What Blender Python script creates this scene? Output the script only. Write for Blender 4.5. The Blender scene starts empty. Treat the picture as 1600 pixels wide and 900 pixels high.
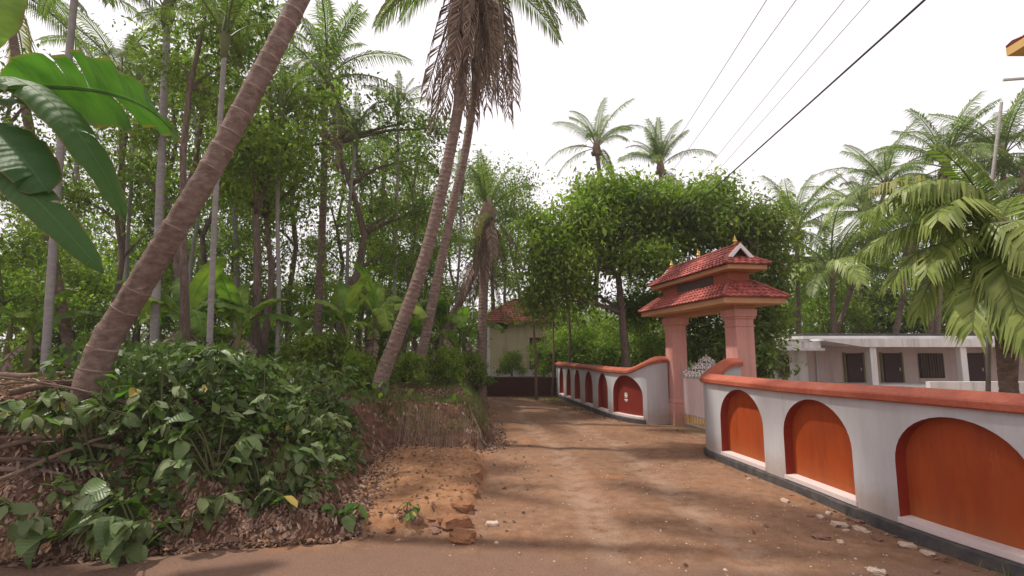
import bpy, math, random
import numpy as np
from mathutils import Vector, Matrix, Euler
PI = math.pi
random.seed(4)
RNG = np.random.default_rng(11)
SC = bpy.context.scene
COL = SC.collection

# ------------------------------------------------------------------ camera
CAM_H = 2.2
PITCH = math.atan(98 / 800)
cd = bpy.data.cameras.new('camera'); cd.lens = 18; cd.sensor_width = 36; cd.clip_end = 2000; cd.clip_start = 0.05
cam = bpy.data.objects.new('camera', cd); COL.objects.link(cam)
cam.location = (0, 0, CAM_H); cam.rotation_euler = (PI / 2 + PITCH, 0, 0)
SC.camera = cam
_c, _s = math.cos(PITCH), math.sin(PITCH)
def at(px, py, y):
    """point of the place that the photograph shows at (px, py), y metres away"""
    a = (px - 800) / 800; b = (450 - py) / 800
    t = y / (_c - b * _s)
    return Vector((a * t, y, CAM_H + (_s + b * _c) * t))

# ------------------------------------------------------------------ sky and sun
SUN_EL, SUN_AZ = math.radians(60), math.radians(-74)     # azimuth from +Y, negative = to the left
w = bpy.data.worlds.new('World'); SC.world = w; w.use_nodes = True
nt = w.node_tree; nt.nodes.clear()
out = nt.nodes.new('ShaderNodeOutputWorld'); bg = nt.nodes.new('ShaderNodeBackground')
sky = nt.nodes.new('ShaderNodeTexSky'); sky.sky_type = 'NISHITA'; sky.sun_disc = False
sky.sun_elevation = SUN_EL; sky.sun_rotation = SUN_AZ; sky.dust_density = 4; sky.air_density = 1.0; sky.altitude = 50
sc_ = nt.nodes.new('ShaderNodeMixRGB'); sc_.blend_type = 'MULTIPLY'; sc_.inputs[0].default_value = 1
sc_.inputs[2].default_value = (0.07, 0.07, 0.07, 1)
tc = nt.nodes.new('ShaderNodeTexCoord'); nz = nt.nodes.new('ShaderNodeTexNoise')
nz.inputs['Scale'].default_value = 1.6; nz.inputs['Detail'].default_value = 4
rmp = nt.nodes.new('ShaderNodeValToRGB')
rmp.color_ramp.elements[0].position = 0.3; rmp.color_ramp.elements[0].color = (0.74, 0.69, 0.72, 1)
rmp.color_ramp.elements[1].position = 0.62; rmp.color_ramp.elements[1].color = (0.85, 0.79, 0.825, 1)
mx = nt.nodes.new('ShaderNodeMixRGB'); mx.inputs[0].default_value = 0.97
L = nt.links.new
L(sky.outputs[0], sc_.inputs[1]); L(tc.outputs['Generated'], nz.inputs['Vector']); L(nz.outputs['Fac'], rmp.inputs[0])
L(sc_.outputs[0], mx.inputs[1]); L(rmp.outputs[0], mx.inputs[2]); L(mx.outputs[0], bg.inputs[0])
bg.inputs[1].default_value = 0.95; L(bg.outputs[0], out.inputs[0])
sl = bpy.data.lights.new('sun', 'SUN'); sl.energy = 2.8; sl.angle = math.radians(2.0); sl.color = (1, 0.93, 0.82)
so = bpy.data.objects.new('sun', sl); COL.objects.link(so)
SUN_DIR = Vector((math.sin(SUN_AZ) * math.cos(SUN_EL), math.cos(SUN_AZ) * math.cos(SUN_EL), math.sin(SUN_EL)))
so.rotation_euler = (-SUN_DIR).to_track_quat('-Z', 'Y').to_euler(); so.location = SUN_DIR * 60
SC.view_settings.view_transform = 'Standard'; SC.view_settings.look = 'None'
SC.view_settings.exposure = 0.62; SC.view_settings.gamma = 1; SC.view_settings.use_curve_mapping = False

# ------------------------------------------------------------------ materials
def newmat(name):
    m = bpy.data.materials.new(name); m.use_nodes = True
    n = m.node_tree; n.nodes.clear()
    o = n.nodes.new('ShaderNodeOutputMaterial')
    return m, n, o
def ramp(n, cols, poss=None):
    r = n.nodes.new('ShaderNodeValToRGB'); e = r.color_ramp.elements
    k = len(cols)
    while len(e) < k: e.new(0.5)
    for i, c in enumerate(cols):
        e[i].position = poss[i] if poss else i / (k - 1); e[i].color = (*c, 1)
    return r
def noise(n, scale, detail=6, rough=0.6, src=None):
    t = n.nodes.new('ShaderNodeTexNoise'); t.inputs['Scale'].default_value = scale
    t.inputs['Detail'].default_value = detail; t.inputs['Roughness'].default_value = rough
    if src is not None: n.links.new(src, t.inputs['Vector'])
    return t
def coord(n, kind='Object'):
    return n.nodes.new('ShaderNodeTexCoord').outputs[kind]
def mix(n, f, a, b, mode='MIX'):
    m = n.nodes.new('ShaderNodeMixRGB'); m.blend_type = mode
    for i, v in enumerate((f, a, b)):
        if hasattr(v, 'is_output'): n.links.new(v, m.inputs[i])
        elif i == 0: m.inputs[0].default_value = v
        else: m.inputs[i].default_value = (*v, 1)
    return m.outputs[0]
def surf(name, cols, scale=4, rough=0.85, bump=0.3, bscale=25, detail=8, poss=None, big=None, stretch=None, spec=0.3, world=False, stain=None, streak=None, mud=None, fine=None, track=None, packed=None):
    """noisy matte surface: colour ramp over fine noise, larger blotches, bump; stain = (colour, scale, low, high)"""
    m, n, o = newmat(name)
    co = coord(n, 'Object')
    if world:
        co = n.nodes.new('ShaderNodeNewGeometry').outputs['Position']
    if stretch:
        mp = n.nodes.new('ShaderNodeMapping'); mp.inputs['Scale'].default_value = stretch
        n.links.new(co, mp.inputs[0]); co2 = mp.outputs[0]
    else: co2 = co
    t = noise(n, scale, detail, 0.65, co2)
    r = ramp(n, cols, poss); n.links.new(t.outputs['Fac'], r.inputs[0])
    c = r.outputs[0]
    if big:
        t2 = noise(n, big[0], 3, 0.5, co); r2 = ramp(n, [(big[1],) * 3, (1, 1, 1), (big[2],) * 3], [0.3, 0.5, 0.7])
        n.links.new(t2.outputs['Fac'], r2.inputs[0]); c = mix(n, 1.0, c, r2.outputs[0], 'MULTIPLY')
    if stain:
        t4 = noise(n, stain[1], 7, 0.7, co2); r4 = ramp(n, [(0, 0, 0), (1, 1, 1)], [stain[2], stain[3]])
        n.links.new(t4.outputs['Fac'], r4.inputs[0]); c = mix(n, r4.outputs[0], c, stain[0])
    if streak:      # run-off marks: noise drawn out along the vertical
        mp = n.nodes.new('ShaderNodeMapping'); mp.inputs['Scale'].default_value = (streak[1], streak[1], streak[1] * .06)
        n.links.new(co, mp.inputs[0]); t5 = noise(n, 1, 6, .7, mp.outputs[0]); r5 = ramp(n, [(0, 0, 0), (streak[2],) * 3], [.48, .8])
        n.links.new(t5.outputs['Fac'], r5.inputs[0]); c = mix(n, r5.outputs[0], c, streak[0])
    if mud:         # soil thrown up by rain: ragged band along the foot
        sx = n.nodes.new('ShaderNodeSeparateXYZ'); n.links.new(n.nodes.new('ShaderNodeNewGeometry').outputs['Position'], sx.inputs[0])
        t6 = noise(n, 5, 8, .75, co); ad = n.nodes.new('ShaderNodeMath'); ad.operation = 'MULTIPLY_ADD'; ad.inputs[1].default_value = -.5
        n.links.new(t6.outputs['Fac'], ad.inputs[0]); n.links.new(sx.outputs[2], ad.inputs[2])
        r6 = ramp(n, [(mud[1],) * 3, (0, 0, 0)], [0.0, mud[2]]); n.links.new(ad.outputs[0], r6.inputs[0]); c = mix(n, r6.outputs[0], c, mud[0])
    if track:       # compacted wheel tracks, stored on the ground mesh
        at_n = n.nodes.new('ShaderNodeAttribute'); at_n.attribute_name = 'track'; t8 = noise(n, 2.5, 5, .6, co)
        r8 = ramp(n, [(0, 0, 0), (1, 1, 1)], [.35, .6]); n.links.new(t8.outputs['Fac'], r8.inputs[0])
        c = mix(n, mix(n, 1, at_n.outputs['Color'], r8.outputs[0], 'MULTIPLY'), c, track)
    if packed:
        pk = n.nodes.new('ShaderNodeAttribute'); pk.attribute_name = 'packed'; c = mix(n, pk.outputs['Fac'], c, packed)
    if name in ('red_roof_tile', 'old_roof_tile'):
        rp = ramp(n, [(.62,) * 3, (1, 1, 1), (1.3, 1.22, 1.15)]); n.links.new(n.nodes.new('ShaderNodeNewGeometry').outputs['Random Per Island'], rp.inputs[0]); c = mix(n, 1, c, rp.outputs[0], 'MULTIPLY')
    if fine:
        t7 = noise(n, fine[0], 4, .7, co); r7 = ramp(n, [(fine[1],) * 3, (fine[2],) * 3], [.35, .65]); n.links.new(t7.outputs['Fac'], r7.inputs[0]); c = mix(n, 1, c, r7.outputs[0], 'MULTIPLY')
    p = n.nodes.new('ShaderNodeBsdfPrincipled'); n.links.new(c, p.inputs['Base Color'])
    p.inputs['Roughness'].default_value = rough; p.inputs['Specular IOR Level'].default_value = spec
    if bump:
        t3 = noise(n, bscale, 6, 0.65, co2); b = n.nodes.new('ShaderNodeBump'); b.inputs['Strength'].default_value = bump
        b.inputs['Distance'].default_value = 0.05
        n.links.new(t3.outputs['Fac'], b.inputs['Height']); n.links.new(b.outputs[0], p.inputs['Normal'])
    n.links.new(p.outputs[0], o.inputs[0])
    return m
def leafmat(name, cols, poss=None, rnd='island', transl=0.35, rough=0.5, rib=0, spec=0.3, patch=0.0):
    m, n, o = newmat(name)
    if rnd == 'island': v = n.nodes.new('ShaderNodeNewGeometry').outputs['Random Per Island']
    else: v = n.nodes.new('ShaderNodeObjectInfo').outputs['Random']
    r = ramp(n, cols, poss); n.links.new(v, r.inputs[0]); c = r.outputs[0]
    if patch:
        t = noise(n, patch, 3, 0.5, coord(n)); r2 = ramp(n, [(0.62, 0.66, 0.62), (1.25, 1.18, 1.0)], [0.35, 0.65])
        n.links.new(t.outputs['Fac'], r2.inputs[0]); c = mix(n, 1, c, r2.outputs[0], 'MULTIPLY')
    if rib > 5:
        sx = n.nodes.new('ShaderNodeSeparateXYZ'); n.links.new(coord(n, 'UV'), sx.inputs[0]); ab = n.nodes.new('ShaderNodeMath'); ab.operation = 'ABSOLUTE'; n.links.new(sx.outputs[1], ab.inputs[0])
        te = noise(n, 6, 5, .7, coord(n)); ma = n.nodes.new('ShaderNodeMath'); ma.operation = 'MULTIPLY_ADD'; ma.inputs[1].default_value = .35; n.links.new(te.outputs['Fac'], ma.inputs[0]); n.links.new(ab.outputs[0], ma.inputs[2])
        re_ = ramp(n, [(0, 0, 0), (.85, .85, .85)], [.0, 1.0]); re_.color_ramp.elements[0].position = .93; n.links.new(ma.outputs[0], re_.inputs[0])
        mp_ = n.nodes.new('ShaderNodeMath'); mp_.operation = 'SUBTRACT'; mp_.inputs[1].default_value = .17; n.links.new(ma.outputs[0], mp_.inputs[0]); n.links.new(mp_.outputs[0], re_.inputs[0])
        c = mix(n, re_.outputs[0], c, (0.22, 0.14, 0.06))
        rm = ramp(n, [(1.5, 1.4, 1.5), (1, 1, 1)], [.03, .07]); n.links.new(ab.outputs[0], rm.inputs[0]); c = mix(n, 1, c, rm.outputs[0], 'MULTIPLY')
    d = n.nodes.new('ShaderNodeBsdfPrincipled'); d.inputs['Roughness'].default_value = rough
    d.inputs['Specular IOR Level'].default_value = spec
    n.links.new(c, d.inputs['Base Color'])
    if rib:
        uv = coord(n, 'UV'); wv = n.nodes.new('ShaderNodeTexWave'); wv.bands_direction = 'X'
        wv.inputs['Scale'].default_value = rib; wv.inputs['Distortion'].default_value = 1.5; wv.inputs['Detail'].default_value = 2
        n.links.new(uv, wv.inputs[0])
        b = n.nodes.new('ShaderNodeBump'); b.inputs['Strength'].default_value = 0.3 if rib > 5 else 0.16; b.inputs['Distance'].default_value = 0.02
        n.links.new(wv.outputs['Fac'], b.inputs['Height']); n.links.new(b.outputs[0], d.inputs['Normal'])
    tr = n.nodes.new('ShaderNodeBsdfTranslucent')
    tcol = mix(n, 1, c, (1.15, 1.5, 0.6), 'MULTIPLY'); n.links.new(tcol, tr.inputs[0])
    ms = n.nodes.new('ShaderNodeMixShader'); ms.inputs[0].default_value = transl
    n.links.new(d.outputs[0], ms.inputs[1]); n.links.new(tr.outputs[0], ms.inputs[2]); n.links.new(ms.outputs[0], o.inputs[0])
    return m

M = {}
M['road'] = surf('dirt_road', [(0.165, 0.090, 0.054), (0.232, 0.132, 0.082), (0.285, 0.178, 0.115)], 5, 0.95, 0.5, 40, poss=[0.3, 0.52, 0.75], big=(0.35, 0.72, 1.15), world=True, stain=((0.33, 0.14, 0.06), 0.6, 0.55, 0.75), spec=0.1, fine=(38, .84, 1.14), track=(0.30, 0.20, 0.14), packed=(0.175, 0.108, 0.08))
M['bank'] = surf('bank_soil', [(0.055, 0.030, 0.021), (0.125, 0.066, 0.042), (0.21, 0.118, 0.076)], 7, 0.95, 0.9, 22, poss=[0.3, 0.5, 0.72], big=(0.8, 0.7, 1.2), world=True, stain=((0.2, 0.16, 0.1), 3, 0.58, 0.72), spec=0.1)
M['ledge'] = surf('sandy_ledge', [(0.17, 0.082, 0.042), (0.28, 0.145, 0.075), (0.35, 0.20, 0.115)], 6, 0.95, 0.5, 40, poss=[0.3, 0.5, 0.75], big=(0.9, 0.75, 1.1), world=True, spec=0.1)
M['yard'] = surf('yard_soil', [(0.12, 0.1, 0.05), (0.25, 0.17, 0.1), (0.1, 0.12, 0.04)], 2.0, 0.95, 0.5, 20, world=True, spec=0.1)
M['wallwhite'] = surf('grey_white_paint', [(0.35, 0.34, 0.35), (0.46, 0.448, 0.463), (0.51, 0.495, 0.51)], 2.2, 0.7, 0.08, 30, poss=[0.2, 0.45, 0.8], stretch=(1, 1, 0.35), stain=((0.33, 0.29, 0.27), 3, 0.6, 0.8), streak=((0.22, 0.205, 0.2), 5, .3), mud=((0.30, 0.18, 0.12), .45, .3))
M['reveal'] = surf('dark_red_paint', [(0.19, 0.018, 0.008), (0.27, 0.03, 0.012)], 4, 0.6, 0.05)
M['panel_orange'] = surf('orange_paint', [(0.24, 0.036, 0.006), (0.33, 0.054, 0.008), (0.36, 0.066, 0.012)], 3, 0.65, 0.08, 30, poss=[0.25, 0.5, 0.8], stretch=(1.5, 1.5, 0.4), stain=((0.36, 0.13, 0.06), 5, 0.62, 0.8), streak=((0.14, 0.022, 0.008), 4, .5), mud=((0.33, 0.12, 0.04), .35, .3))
M['panel_red'] = surf('shaded_red_paint', [(0.155, 0.018, 0.012), (0.21, 0.025, 0.015)], 3, 0.6, 0.05, 30)  # red of the far panels lowered, putting tree shade into the colour
M['coping'] = surf('terracotta_paint', [(0.27, 0.065, 0.036), (0.36, 0.09, 0.05), (0.41, 0.14, 0.09)], 3, 0.65, 0.1, 40, poss=[0.25, 0.5, 0.8], stain=((0.14, 0.055, 0.04), 4, 0.6, 0.8), fine=(30, .85, 1.12))
M['plinth'] = surf('grey_plinth', [(0.035, 0.031, 0.032), (0.07, 0.064, 0.064), (0.15, 0.11, 0.085)], 6, 0.9, 0.3, 40, poss=[0.25, 0.5, 0.85])
M['plinth_dark'] = surf('black_plinth', [(0.03, 0.028, 0.032), (0.06, 0.055, 0.06), (0.12, 0.09, 0.075)], 6, 0.9, 0.3, 40, poss=[0.25, 0.5, 0.85])
M['sill'] = surf('pale_sill', [(0.52, 0.42, 0.40), (0.68, 0.58, 0.56)], 6, 0.8, 0.1)
M['pink'] = surf('pink_paint', [(0.50, 0.235, 0.205), (0.60, 0.305, 0.265), (0.64, 0.355, 0.32)], 2.5, 0.65, 0.06, 30, poss=[0.2, 0.5, 0.8], stretch=(1, 1, 0.4), stain=((0.36, 0.15, 0.12), 4, 0.62, 0.85), streak=((0.25, 0.12, 0.1), 6, .55), mud=((0.36, 0.19, 0.13), .6, .15))
M['tile'] = surf('red_roof_tile', [(0.25, 0.052, 0.042), (0.34, 0.082, 0.066), (0.41, 0.125, 0.10)], 6, 0.7, 0.25, 40, poss=[0.25, 0.5, 0.8], stain=((0.09, 0.055, 0.04), 2.5, 0.56, 0.74), fine=(14, .75, 1.2))
M['tile_old'] = surf('old_roof_tile', [(0.19, 0.062, 0.04), (0.31, 0.105, 0.068), (0.38, 0.16, 0.11)], 3, 0.85, 0.25, 40, stain=((0.08, 0.06, 0.045), 1.5, 0.5, 0.7))
M['fascia'] = surf('ochre_paint', [(0.42, 0.205, 0.10), (0.48, 0.265, 0.14), (0.53, 0.33, 0.2)], 4, 0.65, 0.05)
M['attic'] = surf('salmon_paint', [(0.34, 0.10, 0.055), (0.42, 0.14, 0.08)], 4, 0.7, 0.05)
M['board'] = surf('dark_board', [(0.07, 0.055, 0.05), (0.12, 0.095, 0.085)], 8, 0.5, 0.1)
M['white'] = surf('white_paint', [(0.70, 0.68, 0.68), (0.8, 0.78, 0.79)], 4, 0.6, 0.04)
M['offwhite'] = surf('aged_white_paint', [(0.56, 0.54, 0.53), (0.74, 0.71, 0.70)], 2, 0.8, 0.1, stretch=(1, 1, .4), streak=((0.2, 0.19, 0.18), 3, .7))
M['greywhite'] = surf('weathered_concrete', [(0.42, 0.41, 0.42), (0.56, 0.55, 0.56), (0.64, 0.62, 0.62)], 2, 0.85, 0.15)
M['pinkwall'] = surf('dusty_pink_wall', [(0.48, 0.37, 0.335), (0.60, 0.48, 0.44)], 2, 0.85, 0.1, streak=((0.2, 0.15, 0.13), 2, .6))
M['dark'] = surf('dark_wood', [(0.03, 0.013, 0.012), (0.065, 0.026, 0.022)], 8, 0.6, 0.1)
M['cream'] = surf('cream_wall', [(0.46, 0.40, 0.24), (0.6, 0.53, 0.35)], 2, 0.85, 0.1, streak=((0.15, 0.12, 0.08), 2, .7))
M['laterite'] = surf('dark_laterite', [(0.04, 0.016, 0.012), (0.075, 0.03, 0.022), (0.12, 0.05, 0.036)], 6, 0.95, 0.8, 25)
M['block'] = surf('laterite_block', [(0.15, 0.06, 0.035), (0.30, 0.14, 0.07), (0.42, 0.22, 0.12)], 9, 0.95, 0.9, 30)
M['stone'] = surf('pale_stone', [(0.28, 0.2, 0.15), (0.5, 0.38, 0.3), (0.62, 0.52, 0.44)], 8, 0.9, 0.5, 30)
M['rust'] = surf('brown_rubble', [(0.12, 0.06, 0.045), (0.3, 0.17, 0.12)], 8, 0.9, 0.5, 30)
M['gold'] = surf('brass', [(0.62, 0.38, 0.1), (0.75, 0.5, 0.16)], 6, 0.35, 0.02); M['gold'].node_tree.nodes['Principled BSDF'].inputs['Metallic'].default_value = 0.6
M['slatyellow'] = surf('yellow_paint', [(0.55, 0.33, 0.1), (0.62, 0.4, 0.15)], 6, 0.6, 0.05)
M['gatepink'] = surf('pale_pink_metal', [(0.64, 0.5, 0.49), (0.74, 0.6, 0.59)], 2, 0.5, 0.03)
M['scroll'] = surf('silver_metal', [(0.35, 0.32, 0.34), (0.5, 0.46, 0.48)], 6, 0.5, 0.02)
M['wire'] = surf('black_cable', [(0.03, 0.03, 0.035), (0.05, 0.05, 0.055)], 5, 0.6, 0)
M['wiregrey'] = surf('aluminium_wire', [(0.22, 0.2, 0.22), (0.3, 0.28, 0.3)], 5, 0.5, 0)
M['coco'] = surf('coconut_bark', [(0.105, 0.066, 0.052), (0.20, 0.135, 0.11), (0.31, 0.235, 0.20)], 7, 0.9, 0.7, 30, poss=[0.28, 0.5, 0.75], stretch=(1, 1, 2.0), stain=((0.36, 0.31, 0.28), 4, 0.62, 0.72))
M['scar'] = surf('pale_leaf_scar', [(0.2, 0.13, 0.11), (0.29, 0.2, 0.17), (0.38, 0.29, 0.26)], 9, 0.9, 0.4)
M['bark'] = surf('dark_bark', [(0.08, 0.055, 0.044), (0.17, 0.125, 0.10), (0.28, 0.22, 0.19)], 9, 0.95, 0.8, 25, poss=[0.3, 0.52, 0.8], stretch=(2, 2, 0.5))
M['areca'] = surf('grey_areca_bark', [(0.13, 0.12, 0.11), (0.26, 0.24, 0.23), (0.4, 0.37, 0.35)], 6, 0.9, 0.4, 30, stretch=(1, 1, 3))
M['stem'] = surf('green_stem', [(0.07, 0.09, 0.03), (0.14, 0.15, 0.06)], 8, 0.7, 0.1)
M['bstem'] = surf('banana_stem', [(0.10, 0.07, 0.03), (0.17, 0.16, 0.06), (0.2, 0.10, 0.05)], 5, 0.7, 0.3, stretch=(3, 3, .4))
M['deadwood'] = surf('dead_wood', [(0.09, 0.055, 0.04), (0.22, 0.15, 0.11), (0.34, 0.25, 0.19)], 8, 0.95, 0.6, 30, stretch=(1, 1, 1))
M['frond'] = leafmat('palm_frond', [(0.085, 0.125, 0.026), (0.14, 0.19, 0.045), (0.21, 0.26, 0.075)], transl=0.38, rough=0.45)
M['frond_pale'] = leafmat('palm_frond_pale', [(0.13, 0.18, 0.035), (0.21, 0.265, 0.06), (0.30, 0.34, 0.095)], transl=0.3, rough=0.4)
M['frond_yellow'] = leafmat('palm_frond_yellowing', [(0.17, 0.19, 0.035), (0.3, 0.26, 0.055), (0.17, 0.21, 0.05)], transl=0.35, rough=0.5)
M['frond_dry'] = leafmat('palm_frond_dry', [(0.11, 0.072, 0.058), (0.22, 0.15, 0.12), (0.34, 0.26, 0.21)], transl=0.12, rough=0.8, spec=0.1)
M['leaf_a'] = leafmat('tree_leaf_mid', [(0.085, 0.125, 0.022), (0.15, 0.21, 0.038), (0.24, 0.30, 0.07)], transl=0.5, patch=0.5)
M['leaf_b'] = leafmat('tree_leaf_bright', [(0.125, 0.19, 0.024), (0.20, 0.28, 0.042), (0.30, 0.36, 0.08)], transl=0.5, patch=0.6)
M['leaf_c'] = leafmat('tree_leaf_dark', [(0.07, 0.10, 0.024), (0.12, 0.16, 0.038), (0.18, 0.225, 0.06)], transl=0.5, patch=0.4)
M['leaf_m'] = leafmat('mango_leaf', [(0.12, 0.18, 0.026), (0.185, 0.265, 0.04), (0.27, 0.345, 0.07)], transl=0.42, patch=0.35)
M['shrub'] = leafmat('shrub_leaf', [(0.07, 0.115, 0.038), (0.105, 0.16, 0.05), (0.15, 0.21, 0.065), (0.12, 0.155, 0.078)], rnd='object', transl=0.22, rough=0.4, rib=3)
M['shrub_pale'] = leafmat('shrub_leaf_dusty', [(0.09, 0.12, 0.045), (0.12, 0.16, 0.055), (0.15, 0.17, 0.075)], rnd='object', transl=0.25, rough=0.6, rib=3)
M['shrub_lime'] = leafmat('shrub_leaf_fresh', [(0.09, 0.19, 0.03), (0.13, 0.25, 0.045)], rnd='object', transl=0.35, rough=0.4, rib=3)
M['shrub_yellow'] = leafmat('shrub_leaf_yellow', [(0.38, 0.29, 0.06), (0.45, 0.33, 0.12)], rnd='object', transl=0.3, rough=0.5, rib=3)
M['shrub_small'] = leafmat('shrub_leaf_small', [(0.05, 0.08, 0.024), (0.085, 0.135, 0.036), (0.13, 0.185, 0.05)], transl=0.25, rough=0.45)
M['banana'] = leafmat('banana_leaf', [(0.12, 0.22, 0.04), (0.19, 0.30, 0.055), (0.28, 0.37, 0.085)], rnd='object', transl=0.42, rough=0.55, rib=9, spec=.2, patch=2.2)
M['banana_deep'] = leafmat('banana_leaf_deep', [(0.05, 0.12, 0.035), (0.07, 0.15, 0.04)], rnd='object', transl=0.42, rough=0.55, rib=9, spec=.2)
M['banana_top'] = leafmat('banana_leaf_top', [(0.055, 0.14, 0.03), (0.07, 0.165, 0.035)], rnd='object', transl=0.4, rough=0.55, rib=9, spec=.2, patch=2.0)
M['litter'] = leafmat('dry_leaf_litter', [(0.075, 0.04, 0.028), (0.16, 0.085, 0.058), (0.26, 0.16, 0.115), (0.38, 0.27, 0.21)], transl=0.1, rough=0.85, spec=0.1)
M['grass'] = leafmat('grass_blade', [(0.06, 0.10, 0.02), (0.12, 0.16, 0.04), (0.2, 0.18, 0.07)], transl=0.3, rough=0.6)
M['leaf_m2'] = leafmat('dark_mango_leaf', [(0.085, 0.125, 0.024), (0.135, 0.185, 0.038), (0.20, 0.25, 0.06)], transl=0.38, patch=0.35)
M['far'] = leafmat('far_leaf', [(0.085, 0.115, 0.05), (0.13, 0.17, 0.075), (0.19, 0.22, 0.11)], transl=0.3, patch=0.15)

# ------------------------------------------------------------------ helpers
def tag(o, label=None, cat=None, group=None, kind=None):
    if label: o['label'] = label
    if cat: o['category'] = cat
    if group: o['group'] = group
    if kind: o['kind'] = kind
    return o
def empty(name, loc, label=None, cat=None, group=None, rz=0.0, sc=1.0):
    o = bpy.data.objects.new(name, None); COL.objects.link(o); o.location = loc
    o.rotation_euler = (0, 0, rz); o.scale = (sc,) * 3; o.empty_display_size = 0.1
    return tag(o, label, cat, group)
def link(name, me, parent=None, loc=(0, 0, 0), rot=(0, 0, 0), sc=1.0):
    o = bpy.data.objects.new(name, me); COL.objects.link(o)
    if parent is not None: o.parent = parent
    o.location = loc; o.rotation_euler = rot; o.scale = sc if hasattr(sc, '__len__') else (sc,) * 3
    return o
def kids(o): return [c for c in o.children]
def copy_tree(o, parent=None):
    c = o.copy(); COL.objects.link(c)
    if parent is not None: c.parent = parent
    for ch in o.children: copy_tree(ch, c)
    return c
class MB:
    def __init__(s): s.v = []; s.f = []; s.uv = []
    def add(s, vs, fs):
        b = len(s.v); s.v += [tuple(v) for v in vs]; s.f += [tuple(i + b for i in f) for f in fs]
    def box(s, c, d, rz=0.0, taper=1.0):
        x, y, z = (k / 2 for k in d); cr, sr = math.cos(rz), math.sin(rz); vs = []
        for dz in (-z, z):
            t = taper if dz > 0 else 1
            for dx, dy in ((-x, -y), (x, -y), (x, y), (-x, y)):
                dx2, dy2 = dx * t, dy * t
                vs.append((c[0] + dx2 * cr - dy2 * sr, c[1] + dx2 * sr + dy2 * cr, c[2] + dz))
        s.add(vs, [(3, 2, 1, 0), (4, 5, 6, 7), (0, 1, 5, 4), (1, 2, 6, 5), (2, 3, 7, 6), (3, 0, 4, 7)])
    def tube(s, pts, rads, n=8, cap=True, rough=0.0, seed=0):
        pts = [Vector(p) for p in pts]; b = len(s.v); rr = random.Random(seed)
        if not hasattr(rads, '__len__'): rads = [rads] * len(pts)
        up = None
        for i, p in enumerate(pts):
            t = (pts[min(i + 1, len(pts) - 1)] - pts[max(i - 1, 0)]).normalized()
            if up is None:
                up = Vector((0, 1, 0)) if abs(t.y) < 0.9 else Vector((1, 0, 0))
            a = t.cross(up).normalized(); bb = a.cross(t).normalized(); up = bb
            for k in range(n):
                th = 2 * PI * k / n; r = rads[i] * (1 + rough * rr.uniform(-1, 1))
                q = p + (a * math.cos(th) + bb * math.sin(th)) * r; s.v.append((q.x, q.y, q.z))
        for i in range(len(pts) - 1):
            for k in range(n):
                k2 = (k + 1) % n
                s.f.append((b + i * n + k2, b + i * n + k, b + (i + 1) * n + k, b + (i + 1) * n + k2))
        if cap:
            s.f.append(tuple(b + k for k in range(n))); e = b + (len(pts) - 1) * n
            s.f.append(tuple(e + k for k in reversed(range(n))))
    def lathe(s, prof, c=(0, 0, 0), n=12):
        b = len(s.v)
        for r, z in prof:
            for k in range(n):
                th = 2 * PI * k / n; s.v.append((c[0] + r * math.cos(th), c[1] + r * math.sin(th), c[2] + z))
        for i in range(len(prof) - 1):
            for k in range(n):
                k2 = (k + 1) % n
                s.f.append((b + i * n + k, b + i * n + k2, b + (i + 1) * n + k2, b + (i + 1) * n + k))
        s.f.append(tuple(b + k for k in reversed(range(n)))); e = b + (len(prof) - 1) * n
        s.f.append(tuple(e + k for k in range(n)))
    def mesh(s, name, mat, smooth=False):
        me = bpy.data.meshes.new(name); me.from_pydata(s.v, [], s.f); me.materials.append(mat)
        if smooth: me.polygons.foreach_set('use_smooth', [True] * len(me.polygons))
        me.update(); return me
    def build(s, name, mat, parent=None, smooth=False, **k):
        return link(name, s.mesh(name, mat, smooth), parent, **k)
def bevelled(o, wd=0.01, seg=1):
    m = o.modifiers.new('bevel', 'BEVEL'); m.width = wd; m.segments = seg; m.limit_method = 'ANGLE'; return o
def npmesh(name, V, nper, mat):
    """V: (N, nper, 3) separate polygons"""
    N = V.shape[0]; me = bpy.data.meshes.new(name)
    me.vertices.add(N * nper); me.vertices.foreach_set('co', V.reshape(-1).astype(np.float32))
    me.loops.add(N * nper); me.loops.foreach_set('vertex_index', np.arange(N * nper, dtype=np.int32))
    me.polygons.add(N); me.polygons.foreach_set('loop_start', np.arange(0, N * nper, nper, dtype=np.int32))
    me.polygons.foreach_set('loop_total', np.full(N, nper, dtype=np.int32))
    me.materials.append(mat); me.update(calc_edges=True); return me
def unit(a): return a / (np.linalg.norm(a, axis=-1, keepdims=True) + 1e-9)
def leafquads(pos, size, rng, droop=0.4, wide=0.48, updir=1.5):
    """rhombic leaves hanging at random round the given points"""
    N = len(pos)
    d = rng.normal(size=(N, 3)); d[:, 2] -= droop; d = unit(d)
    nrm = rng.normal(size=(N, 3)); nrm[:, 2] += updir
    side = unit(np.cross(d, nrm)); nn = np.cross(side, d)
    s = size * np.clip(rng.lognormal(-.05, .38, size=(N, 1)), .4, 2.1); wd = s * wide
    a = pos; t = pos + d * s - nn * s * 0.12
    m_ = pos + d * s * 0.45 + nn * s * 0.06
    return np.stack([a, m_ + side * wd * .5, t, m_ - side * wd * .5], axis=1)
def hash2(ix, iy, seed):
    h = np.sin(ix * 127.1 + iy * 311.7 + seed * 74.7) * 43758.5453
    return h - np.floor(h)
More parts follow.
